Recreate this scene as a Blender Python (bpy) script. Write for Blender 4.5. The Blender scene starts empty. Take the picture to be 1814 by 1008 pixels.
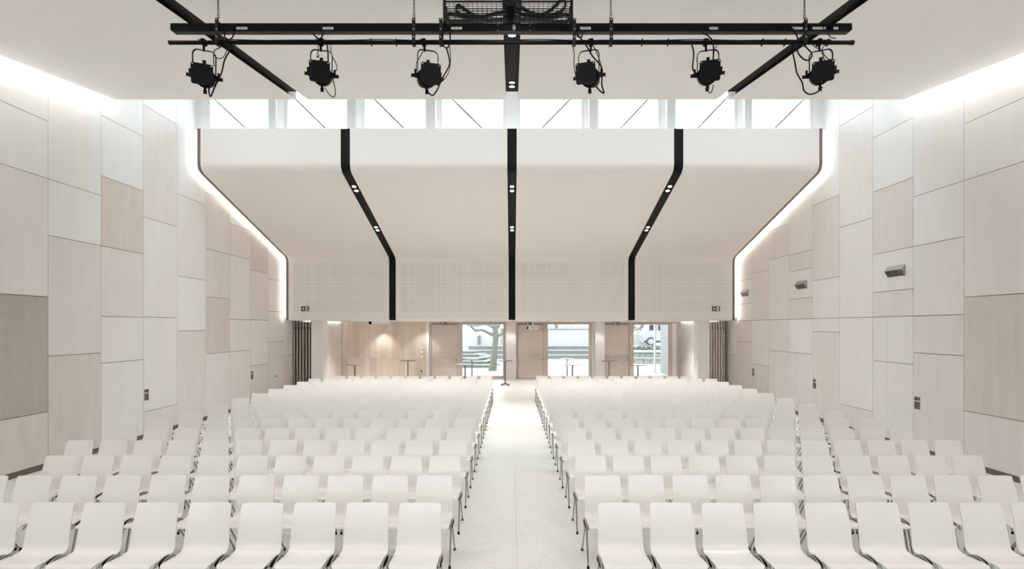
import bpy, math, random
from mathutils import Vector, Matrix

random.seed(7)
SC = bpy.context.scene
COL = SC.collection
F, CX, HY, EYE = 950.0, 907.0, 579.0, 2.5      # focal length in pixels, vanishing point, eye height


def P(px, py, d):
    """pixel + depth -> world point"""
    return Vector(((px - CX) / F * d, d, EYE + (HY - py) / F * d))


# ------------------------------------------------------------------ camera
cam_d = bpy.data.cameras.new('camera')
cam_d.sensor_width = 36.0
cam_d.lens = F / 1814.0 * 36.0
cam_d.shift_y = (HY - 504.0) / 1814.0
cam_d.clip_end = 300
cam = bpy.data.objects.new('camera', cam_d)
COL.objects.link(cam)
cam.location = (0, 0, EYE)
cam.rotation_euler = (math.pi / 2, 0, 0)
SC.camera = cam

# ------------------------------------------------------------------ world, exposure
SKY = 5.5          # overcast sky
LED_C = 108.0        # ceiling cove strips
LED_E = 13.0        # soffit edge strips
SPOT_S = 355.0      # soffit channel downlights
SPOT_C = 25.0      # ceiling channel downlights
SPOT_F = 76.0      # added ceiling lamps out of view, brightening the front rows
REAR = 6.4         # low rear ceiling: wall washers and added general lamps
w = bpy.data.worlds.new('overcast_sky')
SC.world = w
w.use_nodes = True
bg = w.node_tree.nodes['Background']
bg.inputs[0].default_value = (0.92, 0.96, 1.0, 1)
bg.inputs[1].default_value = SKY
vs = SC.view_settings
vs.view_transform = 'Standard'
vs.look = 'None'
vs.exposure = 0.13
vs.gamma = 1.0
vs.use_curve_mapping = False
SC.cycles.max_bounces = 14
SC.cycles.diffuse_bounces = 12
SC.cycles.transparent_max_bounces = 12
SC.cycles.sample_clamp_indirect = 10.0
SC.cycles.caustics_reflective = False
SC.cycles.caustics_refractive = False
SC.cycles.use_denoising = True
SC.cycles.use_light_tree = False


def portal(name, loc, sx, sy, direction):
    """a window opening that guides the sky light into the hall"""
    l = bpy.data.lights.new(name, 'AREA')
    l.shape = 'RECTANGLE'
    l.size = sx
    l.size_y = sy
    l.cycles.is_portal = True
    o = bpy.data.objects.new(name, l)
    COL.objects.link(o)
    o.location = loc
    o.rotation_euler = Vector(direction).to_track_quat('-Z', 'Y').to_euler()
    return o


portal('clerestory_daylight', (0, 14.26, 8.2), 16.4, 1.5, (0, -1, 0))
portal('rooflight_daylight', (0, 12.5, 9.2), 16.2, 3.2, (0, 0, -1))  # sky guide for the added rooflight
portal('entrance_daylight', (1.9, 25.95, 1.35), 11.9, 2.7, (0, -1, 0))
portal('stage_daylight', (0, -3.35, 3.5), 15.0, 1.8, (0, 1, 0))  # sky guide for the added stage window

# ------------------------------------------------------------------ materials
MATS = {}


def mat(name, col, rough=0.5, metal=0.0, grain=None, bump=0.0, spec=0.5, var=0.0, coat=0.0):
    """plain principled material; grain = (scale vector, colour amount)"""
    if name in MATS:
        return MATS[name]
    m = bpy.data.materials.new(name)
    m.use_nodes = True
    nt = m.node_tree
    b = nt.nodes['Principled BSDF']
    b.inputs['Base Color'].default_value = (*col, 1)
    b.inputs['Roughness'].default_value = rough
    b.inputs['Metallic'].default_value = metal
    b.inputs['Specular IOR Level'].default_value = spec
    if coat:
        b.inputs['Coat Weight'].default_value = coat
        b.inputs['Coat Roughness'].default_value = 0.2
    if grain or bump:
        tc = nt.nodes.new('ShaderNodeTexCoord')
        mp = nt.nodes.new('ShaderNodeMapping')
        mp.inputs['Scale'].default_value = grain[0]
        nt.links.new(tc.outputs['Object'], mp.inputs[0])
        oi = nt.nodes.new('ShaderNodeObjectInfo')
        mu = nt.nodes.new('ShaderNodeMath')
        mu.operation = 'MULTIPLY'
        mu.inputs[1].default_value = 37.0
        nt.links.new(oi.outputs['Random'], mu.inputs[0])
        nz = nt.nodes.new('ShaderNodeTexNoise')
        nz.noise_dimensions = '4D'
        nz.inputs['Scale'].default_value = 1.0
        nz.inputs['Detail'].default_value = 5
        nz.inputs['Roughness'].default_value = 0.62
        nt.links.new(mp.outputs[0], nz.inputs['Vector'])
        nt.links.new(mu.outputs[0], nz.inputs['W'])
        a = grain[1]
        cr = nt.nodes.new('ShaderNodeValToRGB')
        cr.color_ramp.elements[0].position = 0.3
        cr.color_ramp.elements[1].position = 0.7
        cr.color_ramp.elements[0].color = (*[c * (1 - a) for c in col], 1)
        cr.color_ramp.elements[1].color = (*[min(1, c * (1 + a)) for c in col], 1)
        nt.links.new(nz.outputs['Fac'], cr.inputs[0])
        nt.links.new(cr.outputs[0], b.inputs['Base Color'])
        if bump:
            bp = nt.nodes.new('ShaderNodeBump')
            bp.inputs['Strength'].default_value = bump
            bp.inputs['Distance'].default_value = 0.01
            nt.links.new(nz.outputs['Fac'], bp.inputs['Height'])
            nt.links.new(bp.outputs[0], b.inputs['Normal'])
    MATS[name] = m
    return m


def emit(name, col, strength):
    if name in MATS:
        return MATS[name]
    m = bpy.data.materials.new(name)
    m.use_nodes = True
    nt = m.node_tree
    nt.nodes.clear()
    e = nt.nodes.new('ShaderNodeEmission')
    e.inputs[0].default_value = (*col, 1)
    e.inputs[1].default_value = strength
    o = nt.nodes.new('ShaderNodeOutputMaterial')
    nt.links.new(e.outputs[0], o.inputs[0])
    MATS[name] = m
    return m


def glass_mat(name='window_glass', tint=(0.93, 0.96, 0.95)):
    m = bpy.data.materials.new(name)
    m.use_nodes = True
    nt = m.node_tree
    nt.nodes.clear()
    t = nt.nodes.new('ShaderNodeBsdfTransparent')
    t.inputs[0].default_value = (*tint, 1)
    g = nt.nodes.new('ShaderNodeBsdfGlossy')
    g.inputs['Roughness'].default_value = 0.02
    fr = nt.nodes.new('ShaderNodeFresnel')
    fr.inputs[0].default_value = 1.45
    mx = nt.nodes.new('ShaderNodeMixShader')
    o = nt.nodes.new('ShaderNodeOutputMaterial')
    nt.links.new(fr.outputs[0], mx.inputs[0])
    nt.links.new(t.outputs[0], mx.inputs[1])
    nt.links.new(g.outputs[0], mx.inputs[2])
    nt.links.new(mx.outputs[0], o.inputs[0])
    return m


def terrazzo():
    m = bpy.data.materials.new('terrazzo')
    m.use_nodes = True
    nt = m.node_tree
    b = nt.nodes['Principled BSDF']
    b.inputs['Roughness'].default_value = 0.32
    b.inputs['Specular IOR Level'].default_value = 0.45
    tc = nt.nodes.new('ShaderNodeTexCoord')
    v = nt.nodes.new('ShaderNodeTexVoronoi')
    v.inputs['Scale'].default_value = 120
    nt.links.new(tc.outputs['Object'], v.inputs['Vector'])
    cr = nt.nodes.new('ShaderNodeValToRGB')
    e = cr.color_ramp.elements
    e[0].position = 0.0
    e[0].color = (0.46, 0.44, 0.40, 1)
    e[1].position = 0.16
    e[1].color = (0.56, 0.55, 0.515, 1)
    e2 = e.new(0.26)
    e2.color = (0.74, 0.735, 0.71, 1)
    e3 = e.new(0.85)
    e3.color = (0.79, 0.78, 0.755, 1)
    nt.links.new(v.outputs['Color'], cr.inputs[0])
    n = nt.nodes.new('ShaderNodeTexNoise')
    n.inputs['Scale'].default_value = 1.3
    n.inputs['Detail'].default_value = 3
    nt.links.new(tc.outputs['Object'], n.inputs['Vector'])
    mr = nt.nodes.new('ShaderNodeMapRange')
    mr.inputs[3].default_value = 0.94
    mr.inputs[4].default_value = 1.05
    nt.links.new(n.outputs['Fac'], mr.inputs[0])
    mx = nt.nodes.new('ShaderNodeMix')
    mx.data_type = 'RGBA'
    mx.blend_type = 'MULTIPLY'
    mx.inputs[0].default_value = 1.0
    nt.links.new(cr.outputs[0], mx.inputs[6])
    nt.links.new(mr.outputs[0], mx.inputs[7])
    nt.links.new(mx.outputs[2], b.inputs['Base Color'])
    return m


def perforated():
    """acoustic panel with a fine irregular grid of slots"""
    m = bpy.data.materials.new('perforated_acoustic_panel')
    m.use_nodes = True
    nt = m.node_tree
    b = nt.nodes['Principled BSDF']
    b.inputs['Roughness'].default_value = 0.7
    tc = nt.nodes.new('ShaderNodeTexCoord')
    sep = nt.nodes.new('ShaderNodeSeparateXYZ')
    nt.links.new(tc.outputs['Object'], sep.inputs[0])
    outs = []
    for ax, pitch in (('X', 0.068), ('Z', 0.068)):
        d = nt.nodes.new('ShaderNodeMath')
        d.operation = 'DIVIDE'
        d.inputs[1].default_value = pitch
        nt.links.new(sep.outputs[ax], d.inputs[0])
        fr = nt.nodes.new('ShaderNodeMath')
        fr.operation = 'FRACT'
        nt.links.new(d.outputs[0], fr.inputs[0])
        lt = nt.nodes.new('ShaderNodeMath')
        lt.operation = 'LESS_THAN'
        lt.inputs[1].default_value = 0.42
        nt.links.new(fr.outputs[0], lt.inputs[0])
        # per-line strength
        fl = nt.nodes.new('ShaderNodeMath')
        fl.operation = 'FLOOR'
        nt.links.new(d.outputs[0], fl.inputs[0])
        wn = nt.nodes.new('ShaderNodeTexWhiteNoise')
        wn.noise_dimensions = '1D'
        nt.links.new(fl.outputs[0], wn.inputs['W'])
        ml = nt.nodes.new('ShaderNodeMath')
        ml.operation = 'MULTIPLY'
        nt.links.new(lt.outputs[0], ml.inputs[0])
        nt.links.new(wn.outputs['Value'], ml.inputs[1])
        outs.append(ml)
    ad = nt.nodes.new('ShaderNodeMath')
    ad.operation = 'ADD'
    nt.links.new(outs[0].outputs[0], ad.inputs[0])
    nt.links.new(outs[1].outputs[0], ad.inputs[1])
    cr = nt.nodes.new('ShaderNodeValToRGB')
    cr.color_ramp.elements[0].color = (0.80, 0.765, 0.735, 1)
    cr.color_ramp.elements[1].color = (0.70, 0.665, 0.635, 1)
    nt.links.new(ad.outputs[0], cr.inputs[0])
    nt.links.new(cr.outputs[0], b.inputs['Base Color'])
    return m


WOODG = (7.0, 7.0, 0.9)
M = {
    'panel_white': mat('white_washed_panel', (0.83, 0.825, 0.82), 0.38, grain=(WOODG, 0.02)),
    'panel_pale': mat('pale_washed_panel', (0.80, 0.765, 0.745), 0.4, grain=(WOODG, 0.03)),
    'panel_tan': mat('light_tan_panel', (0.75, 0.705, 0.675), 0.42, grain=(WOODG, 0.04)),
    'panel_beige': mat('beige_panel', (0.67, 0.61, 0.57), 0.42, grain=(WOODG, 0.06)),
    'panel_dark': mat('greyed_beige_panel', (0.48, 0.425, 0.385), 0.42, grain=(WOODG, 0.09)),
    'floor_joint': mat('grey_floor_joint', (0.42, 0.41, 0.39), 0.8),
    'rod': mat('dark_tie_rod', (0.42, 0.42, 0.42), 0.8, spec=0.1),
    'joint': mat('dark_joint', (0.06, 0.055, 0.05), 0.8),
    'plaster': mat('white_plaster', (0.85, 0.84, 0.82), 0.7),
    'soffit': mat('soffit_plaster', (0.80, 0.76, 0.73), 0.75),
    'ceiling': mat('ceiling_plaster', (0.92, 0.905, 0.89), 0.75),
    'white': mat('white_paint', (0.86, 0.85, 0.83), 0.5),
    'black': mat('matt_black', (0.004, 0.004, 0.004), 0.6, spec=0.12),
    'black_strip': mat('black_channel', (0.006, 0.0055, 0.005), 0.6, spec=0.15),
    'charcoal': mat('charcoal_metal', (0.016, 0.015, 0.014), 0.5, spec=0.3),
    'brown_edge': mat('brown_edge_profile', (0.16, 0.125, 0.105), 0.6),
    'plinth': mat('brown_plinth', (0.14, 0.115, 0.095), 0.6),
    'steel': mat('brushed_steel', (0.62, 0.61, 0.59), 0.3, 1.0),
    'chrome': mat('chrome', (0.40, 0.38, 0.355), 0.22, 1.0),
    'grey_metal': mat('grey_metal', (0.36, 0.36, 0.35), 0.45, 0.6),
    'rubber': mat('black_rubber', (0.005, 0.005, 0.005), 0.6, spec=0.15),
    'shell': mat('white_lacquered_ply', (0.78, 0.75, 0.732), 0.24, spec=0.5),
    'door_wood': mat('pinkish_birch_door', (0.64, 0.555, 0.50), 0.45, grain=((9, 9, 0.8), 0.04)),
    'frame_wood': mat('birch_frame', (0.55, 0.475, 0.425), 0.45, grain=((9, 9, 0.8), 0.04)),
    'clad_a': mat('birch_board_light', (0.67, 0.59, 0.505), 0.45, grain=((10, 10, 0.7), 0.08)),
    'clad_b': mat('birch_board', (0.62, 0.54, 0.455), 0.45, grain=((10, 10, 0.7), 0.08)),
    'clad_c': mat('birch_board_dark', (0.57, 0.485, 0.405), 0.45, grain=((10, 10, 0.7), 0.08)),
    'leaf_grey': mat('grey_partition_leaf', (0.40, 0.37, 0.335), 0.5),
    'leaf_pale': mat('pale_partition_leaf', (0.55, 0.49, 0.45), 0.5),
    'dark_gap': mat('dark_gap', (0.03, 0.025, 0.022), 0.8),
    'mullion': mat('grey_mullion', (0.64, 0.64, 0.635), 0.5),
    'frame_white': mat('white_window_frame', (0.86, 0.86, 0.855), 0.5),
    'led': emit('warm_led', (1.0, 0.93, 0.84), LED_E),
    'led_rear': emit('rear_led', (1.0, 0.97, 0.93), 5.0),
    'led_cove': emit('warm_cove_led', (1.0, 0.98, 0.95), LED_C),
    'lens': emit('downlight_lens', (1.0, 0.96, 0.90), 9.0),
    'sign_white': mat('sign_white', (0.85, 0.85, 0.83), 0.5),
    'sign_dark': mat('sign_dark_green', (0.012, 0.018, 0.010), 0.5),
    'cable_grey': mat('dark_grey_cable', (0.045, 0.043, 0.041), 0.45),
    'label': mat('label_white', (0.62, 0.62, 0.61), 0.6),
    'table_top': mat('grey_table_top', (0.22, 0.215, 0.21), 0.4),
    'table_metal': mat('dark_table_metal', (0.13, 0.13, 0.125), 0.5, 0.2),
    'glass': glass_mat(),
    'glass_tint': glass_mat('view_dimming_glass', (0.82, 0.84, 0.835)),  # tint added to hold down the bright view outside
    'terrazzo': terrazzo(),
    'perforated': perforated(),
    'bark': mat('grey_green_bark', (0.165, 0.17, 0.135), 0.9, grain=((14, 14, 5), 0.35), bump=0.5),
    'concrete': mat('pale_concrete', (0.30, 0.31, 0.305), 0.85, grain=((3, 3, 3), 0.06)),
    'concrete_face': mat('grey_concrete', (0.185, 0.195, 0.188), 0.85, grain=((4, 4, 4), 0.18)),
    'paving': mat('pale_paving', (0.42, 0.43, 0.43), 0.85, grain=((1.5, 1.5, 1.5), 0.05)),
    'render_ext': mat('white_render', (0.44, 0.45, 0.45), 0.85),
    'render_grey': mat('pale_grey_render', (0.30, 0.305, 0.30), 0.85),
    'gravel': mat('grey_gravel', (0.30, 0.31, 0.29), 0.9, grain=((18, 18, 18), 0.25)),
    'hedge': mat('frosty_leaf', (0.20, 0.22, 0.185), 0.8),
    'van': mat('white_van_paint', (0.33, 0.34, 0.34), 0.3),
    'tyre': mat('dark_tyre', (0.06, 0.06, 0.06), 0.8),
    'van_glass': mat('van_window', (0.05, 0.055, 0.055), 0.5, spec=0.1),
    'stone': mat('grey_stone', (0.27, 0.28, 0.265), 0.9, grain=((5, 5, 5), 0.25)),
}


# ------------------------------------------------------------------ mesh builder
class MB:
    def __init__(s):
        s.v, s.f, s.m, s.sm = [], [], [], []

    def add(s, verts, faces, mi=0, smooth=False):
        o = len(s.v)
        s.v += [tuple(x) for x in verts]
        s.f += [tuple(i + o for i in f) for f in faces]
        s.m += [mi] * len(faces)
        s.sm += [smooth] * len(faces)
        return s

    def box(s, x0, x1, y0, y1, z0, z1, mi=0):
        v = [(x, y, z) for x in (x0, x1) for y in (y0, y1) for z in (z0, z1)]
        return s.add(v, [(0, 1, 3, 2), (4, 6, 7, 5), (0, 4, 5, 1), (2, 3, 7, 6), (0, 2, 6, 4), (1, 5, 7, 3)], mi)

    def bbox(s, x0, x1, y0, y1, z0, z1, b=0.005, mi=0):
        """box with chamfered edges along z"""
        pts = [(x0 + b, y0), (x1 - b, y0), (x1, y0 + b), (x1, y1 - b), (x1 - b, y1), (x0 + b, y1), (x0, y1 - b), (x0, y0 + b)]
        return s.prism([(p[0], p[1]) for p in pts], z0, z1, 'z', mi)

    def prism(s, poly, a, b, axis='x', mi=0, smooth=False):
        """poly extruded along an axis: x -> poly is (y,z); y -> (x,z); z -> (x,y)"""
        n = len(poly)

        def w(p, t):
            return {'x': (t, p[0], p[1]), 'y': (p[0], t, p[1]), 'z': (p[0], p[1], t)}[axis]
        v = [w(p, a) for p in poly] + [w(p, b) for p in poly]
        f = [(i, (i + 1) % n, (i + 1) % n + n, i + n) for i in range(n)]
        s.add(v, f, mi, smooth)
        s.add([w(p, a) for p in poly], [tuple(range(n - 1, -1, -1))], mi)
        s.add([w(p, b) for p in poly], [tuple(range(n))], mi)
        return s

    def cyl(s, p0, p1, r0, r1=None, n=12, mi=0, smooth=True, caps=True):
        r1 = r0 if r1 is None else r1
        p0, p1 = Vector(p0), Vector(p1)
        d = (p1 - p0).normalized()
        a = d.orthogonal().normalized()
        b = d.cross(a)
        ring = lambda c, r: [c + (a * math.cos(2 * math.pi * i / n) + b * math.sin(2 * math.pi * i / n)) * r for i in range(n)]
        A, B = ring(p0, r0), ring(p1, r1)
        s.add(A + B, [(i, (i + 1) % n, (i + 1) % n + n, i + n) for i in range(n)], mi, smooth)
        if caps:
            s.add(A, [tuple(range(n - 1, -1, -1))], mi)
            s.add(B, [tuple(range(n))], mi)
        return s

    def tube(s, pts, r, n=8, mi=0, smooth=True, ribbon=None, caps=True):
        """swept tube; r scalar or list; ribbon=(u, ru, rv) gives an elliptic section"""
        pts = [Vector(p) for p in pts]
        k = len(pts)
        rs = r if isinstance(r, (list, tuple)) else [r] * k
        prev = None
        rings = []
        for i in range(k):
            t = (pts[min(i + 1, k - 1)] - pts[max(i - 1, 0)])
            t = t.normalized() if t.length > 1e-9 else Vector((0, 0, 1))
            if ribbon:
                u = Vector(ribbon[0])
                u = (u - t * u.dot(t)).normalized()
            elif prev is None:
                u = t.orthogonal().normalized()
            else:
                u = (prev - t * prev.dot(t))
                u = u.normalized() if u.length > 1e-6 else t.orthogonal().normalized()
            prev = u
            vv = t.cross(u)
            ru, rv = (ribbon[1], ribbon[2]) if ribbon else (rs[i], rs[i])
            rings.append([pts[i] + u * (math.cos(2 * math.pi * j / n) * ru) + vv * (math.sin(2 * math.pi * j / n) * rv) for j in range(n)])
        v = [p for rg in rings for p in rg]
        f = []
        for i in range(k - 1):
            for j in range(n):
                f.append((i * n + j, i * n + (j + 1) % n, (i + 1) * n + (j + 1) % n, (i + 1) * n + j))
        s.add(v, f, mi, smooth)
        if caps:
            s.add(rings[0], [tuple(range(n - 1, -1, -1))], mi)
            s.add(rings[-1], [tuple(range(n))], mi)
        return s

    def mesh(s, name, mats, origin=(0, 0, 0)):
        me = bpy.data.meshes.new(name)
        ox, oy, oz = origin
        me.from_pydata([(x - ox, y - oy, z - oz) for x, y, z in s.v], [], s.f)
        if not isinstance(mats, (list, tuple)):
            mats = [mats]
        for m in mats:
            me.materials.append(m)
        me.polygons.foreach_set('material_index', s.m)
        me.polygons.foreach_set('use_smooth', s.sm)
        me.update()
        return me


def spline(pts, k=8):
    pts = [Vector(p) for p in pts]
    out = []
    for i in range(len(pts) - 1):
        p0, p1, p2, p3 = pts[max(i - 1, 0)], pts[i], pts[i + 1], pts[min(i + 2, len(pts) - 1)]
        for j in range(k):
            t = j / k
            out.append(0.5 * ((2 * p1) + (p2 - p0) * t + (2 * p0 - 5 * p1 + 4 * p2 - p3) * t * t + (3 * p1 - p0 - 3 * p2 + p3) * t ** 3))
    out.append(pts[-1])
    return out


def tag(o, label=None, cat=None, group=None, kind=None):
    for k, v in (('label', label), ('category', cat), ('group', group), ('kind', kind)):
        if v:
            o[k] = v
    return o


def link(name, data, parent=None, loc=(0, 0, 0)):
    o = bpy.data.objects.new(name, data)
    COL.objects.link(o)
    o.location = loc
    if parent:
        o.parent = parent
    return o


def thing(name, label, cat, loc=(0, 0, 0), rz=0, group=None, kind=None):
    o = bpy.data.objects.new(name, None)
    COL.objects.link(o)
    o.empty_display_size = 0.1
    o.location = loc
    o.rotation_euler = (0, 0, rz)
    return tag(o, label, cat, group, kind)


def wpart(name, mb, m, parent):
    """part whose geometry was given in world coordinates, under an unrotated parent"""
    org = Vector((0, 0, 0))
    p = parent
    while p:
        org += p.location
        p = p.parent
    return link(name, mb.mesh(name, m, org), parent)


def solo(name, mb, m, label, cat, group=None, kind=None, origin=None):
    if origin is None:
        xs, ys, zs = zip(*mb.v)
        origin = ((min(xs) + max(xs)) / 2, (min(ys) + max(ys)) / 2, min(zs))
    o = link(name, mb.mesh(name, m, origin), None, origin)
    return tag(o, label, cat, group, kind)


def struct(name, mb, m, label, cat, origin=(0, 0, 0)):
    return solo(name, mb, m, label, cat, None, 'structure', origin)


# ------------------------------------------------------------------ main dimensions
WL, WR = -8.2, 8.1
YF, YB = -3.2, 25.8
D0, D1, DG, D2 = 10.89, 13.7, 14.2, 19.1
CL, CR = -8.05, 7.94                    # edges of ceiling and soffit
SX = (-4.26, 0.0, 4.26)                 # black strips
SWH = 0.12
ROOF = 9.1


def HC(y):
    return 7.11 + 0.139 * (y - D0)


# ------------------------------------------------------------------ floor
fl = struct('floor', MB().box(WL - 0.3, WR + 0.3, YF, YB + 0.1, -0.2, -0.02), M['floor_joint'],
            'pale speckled terrazzo floor of the hall', 'floor')
for (x0, x1) in ((WL - 0.05, 0.05), (0.0525, WR + 0.05)):
    for (y0, y1) in ((YF, 5.2), (5.204, 12.25), (12.254, 19.3), (19.304, YB + 0.08)):
        wpart('floor_slab', MB().box(x0, x1, y0, y1, -0.02, 0.0), M['terrazzo'], fl)

# ------------------------------------------------------------------ panelled side walls
TONE = {'d': 'panel_dark', 'w': 'panel_white', 'p': 'panel_pale', 't': 'panel_tan', 'b': 'panel_beige'}
PITCH = 1.222
LEFT = {  # column index -> (joint heights, tones bottom to top)
    -1: ([1.77, 3.75, 5.6], 'bttw'),
    0: ([1.0, 3.03, 5.12, 6.13], 'bdpww'),
    1: ([1.98, 4.12, 5.12], 'btww'),
    2: ([1.77, 2.71, 4.12, 5.52, 6.73], 'pptbww'),
    3: ([0.60, 2.72, 4.95, 7.45], 'tpptw'),
    4: ([2.40, 3.75, 5.77], 'twpw'),
    5: ([1.77, 3.31, 4.6, 6.1], 'pbttw'),
    6: ([1.77, 2.72, 4.6, 5.51], 'ppptw'),
    7: ([1.26, 2.72, 4.29], 'tptb'),
    8: ([1.99, 3.03, 4.13], 'tppp'),
    9: ([1.46], 'tp'),
    10: ([1.77], 'pt'),
    11: ([1.77], 'tp'),
    12: ([1.77], 'tp'),
    13: ([1.0], 'tt'),
}
RIGHT = {
    -1: ([1.77, 3.75, 5.6], 'bttw'),
    0: ([1.0, 3.03, 5.12, 6.13], 'tbpww'),
    1: ([1.98, 2.72, 4.12, 5.12], 'ttpww'),
    2: ([1.74, 2.72, 3.27, 4.12, 5.52, 6.73], 'pptptww'),
    3: ([0.60, 2.72, 4.95, 7.45], 'tpppw'),
    4: ([2.37, 2.72, 3.74, 5.77], 'tpptw'),
    5: ([1.76, 2.72, 3.3, 4.1, 4.59, 6.1], 'pwtptpw'),
    6: ([1.76, 2.72, 4.6, 5.52], 'ppptw'),
    7: ([1.26, 2.72, 4.29], 'tptt'),
    8: ([1.98, 2.72, 3.3, 4.13], 'ttppp'),
    9: ([1.46], 'tp'),
    10: ([1.77], 'pt'),
    11: ([1.77], 'tp'),
    12: ([1.74], 'tw'),
    13: ([1.0], 'tw'),
}
SPLIT_R = {(2, 0): 0.62, (2, 1): 0.62, (5, 0): 0.62, (5, 1): 0.62, (8, 0): 0.55}
HOLES = {'L': {(3, 1): (0.03, 0.18), (7, 0): (0.03, 0.18)},
         'R': {(1, 0): (1.03, 1.18), (4, 0): (1.03, 1.18), (7, 0): (1.03, 1.18)}}
HOLE_Z = (0.85, 1.10)
G = 0.0055
ZTOP = 8.95
for side, WX, y0s, cols, sgn in (('left', WL, 9.48, LEFT, -1), ('right', WR, 9.61, RIGHT, 1)):
    key = side[0].upper()
    back = MB().box(WX + sgn * 0.02, WX + sgn * 0.22, y0s - 2 * PITCH, DG + .1, -0.2, ROOF + 0.1).box(WX + sgn * 0.02, WX + sgn * 0.22, DG + .1, YB + 0.2, -0.2, 6.9)
    wall = struct('wall_' + side, back, M['joint'],
                  'tall %s side wall of pale washed wooden panels with dark joints' % side, 'wall')
    wpart('plain_panel', MB().box(WX, WX + sgn * 0.22, YF - 0.1, y0s - 2 * PITCH - G, 0.1, ROOF), M['panel_tan'], wall)
    struct('baseboard_' + side, MB().box(WX + sgn * 0.012, WX + sgn * 0.05, YF, YB, 0.0, 0.10), M['plinth'],
           'dark brown recessed plinth at the foot of the %s wall' % side, 'baseboard')
    for c, (js, tones) in cols.items():
        pitch = PITCH if side == 'left' else 1.214
        ya, yb = y0s + (c - 1) * pitch, y0s + c * pitch
        if c == 13:
            yb = YB
        zs = [0.10] + js + [ZTOP if c < 5 else 6.9]
        for i in range(len(zs) - 1):
            za, zb = zs[i] + G, zs[i + 1] - G
            m = M[TONE[tones[i]]]
            spans = [(ya + G, yb - G)]
            if side == 'right' and (c, i) in SPLIT_R:
                ys = ya + SPLIT_R[(c, i)] * pitch
                spans = [(ya + G, ys - 0.003), (ys + 0.003, yb - G)]
            hole = HOLES[key].get((c, i))
            for (a, b) in spans:
                mb = MB()
                if hole:
                    ha, hb = ya + hole[0], ya + hole[1]
                    if hb > b:
                        ha, hb = yb - 0.18, yb - 0.03
                    q = [(a, ha, za, zb), (hb, b, za, zb), (ha, hb, za, HOLE_Z[0]), (ha, hb, HOLE_Z[1], zb)]
                    for (u0, u1, v0, v1) in q:
                        mb.box(WX, WX + sgn * 0.019, u0, u1, v0, v1)
                    hd = thing('door_pull', 'recessed steel lever pull in the %s panelled wall, %s' % (side, {
                        ('L', 3): 'the one nearer the stage', ('L', 7): 'the one near the folded partition',
                        ('R', 1): 'the one nearest the stage', ('R', 4): 'the middle one',
                        ('R', 7): 'the one near the folded partition'}[(key, c)]), 'door pull',
                        (WX, (ha + hb) / 2, HOLE_Z[0]), group='lever pulls in the side walls')
                    wpart('recess', MB().box(WX + sgn * 0.0185, WX + sgn * 0.0195, ha + .002, hb - .002, HOLE_Z[0] + .002, HOLE_Z[1] - .002)
                          .box(WX, WX + sgn * .018, hb - .006, hb - .002, HOLE_Z[0] + .002, HOLE_Z[1] - .002), M['brown_edge'], hd)
                    zc = HOLE_Z[0] + 0.165
                    wpart('lever', MB().box(WX + sgn * 0.002, WX + sgn * 0.012, ha + .004, hb - .004, zc - 0.012, zc + 0.012)
                          .cyl((WX + sgn * .018, ha + .02, zc), (WX, ha + .02, zc), .012), M['steel'], hd)
                else:
                    mb.box(WX, WX + sgn * 0.019, a, b, za, zb)
                wpart('panel', mb, m, wall)

# ------------------------------------------------------------------ front (stage) wall behind the viewer
wf = struct('wall_front', MB().box(WL - .2, WR + .2, YF - .2, YF, 0, 2.6).box(WL - .2, WR + .2, YF - .2, YF, 4.4, ROOF)
            .box(WL - .2, -7.5, YF - .2, YF, 2.6, 4.4).box(7.5, WR + .2, YF - .2, YF, 2.6, 4.4), M['plaster'],
            'white plaster wall at the stage end around an added window', 'wall')
wn = tag(thing('window_1', 'wide window band added out of view at the stage end', 'window', (0, YF - .1, 2.6), kind='structure'))  # window added behind the viewer to daylight the front rows
wpart('pane', MB().box(-7.5, 7.5, YF - .11, YF - .10, 2.6, 4.4), M['glass'], wn)
mb = MB()
for i in range(7):
    x = -7.5 + i * 2.5
    mb.box(x - .05, x + .05, YF - .16, YF - .04, 2.6, 4.4)
wpart('frame', mb, M['frame_white'], wn)

# ------------------------------------------------------------------ ceiling
ceil = thing('ceiling', 'white plaster ceiling rising towards the high windows, split by black channels', 'ceiling',
             (0, 0, HC(0)), kind='structure')
TH = 0.26
ce_x = [(CL, SX[0] - SWH), (SX[0] + SWH, SX[1] - SWH), (SX[1] + SWH, SX[2] - SWH), (SX[2] + SWH, CR)]
YCROSS = (6.18, 6.58)
for k, (x0, x1) in enumerate(ce_x):
    spans = [(YF, D0)] if k in (0, 3) else [(YF, YCROSS[0]), (YCROSS[1], D0)]
    for (a, b) in spans:
        mb = MB()
        mb.prism([(a, HC(a)), (b - .02, HC(b - .02)), (b, HC(b) + .02), (b, HC(b) + TH), (a, HC(a) + TH)], x0, x1, 'x')
        wpart('ceiling_panel', mb, M['ceiling'], ceil)
REC = 0.05
trim_no = 1
for k, x in enumerate(SX):
    e = 10.5
    mb = MB().prism([(YF, HC(YF) + REC), (e, HC(e) + REC), (e, HC(e) + TH - .01), (YF, HC(YF) + TH - .01)], x - SWH, x + SWH, 'x')
    for s_ in (-1, 1):   # channel sides
        xa, xb = sorted((x + s_ * (SWH - 0.004), x + s_ * SWH))
        mb.prism([(YF, HC(YF) + .004), (e, HC(e) + .004), (e, HC(e) + REC), (YF, HC(YF) + REC)], xa, xb, 'x')
    struct('trim_%d' % trim_no, mb, M['black_strip'],
           'recessed black channel running along the %s of the ceiling' % ('left side', 'middle', 'right side')[k], 'ceiling channel')
    trim_no += 1
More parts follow.
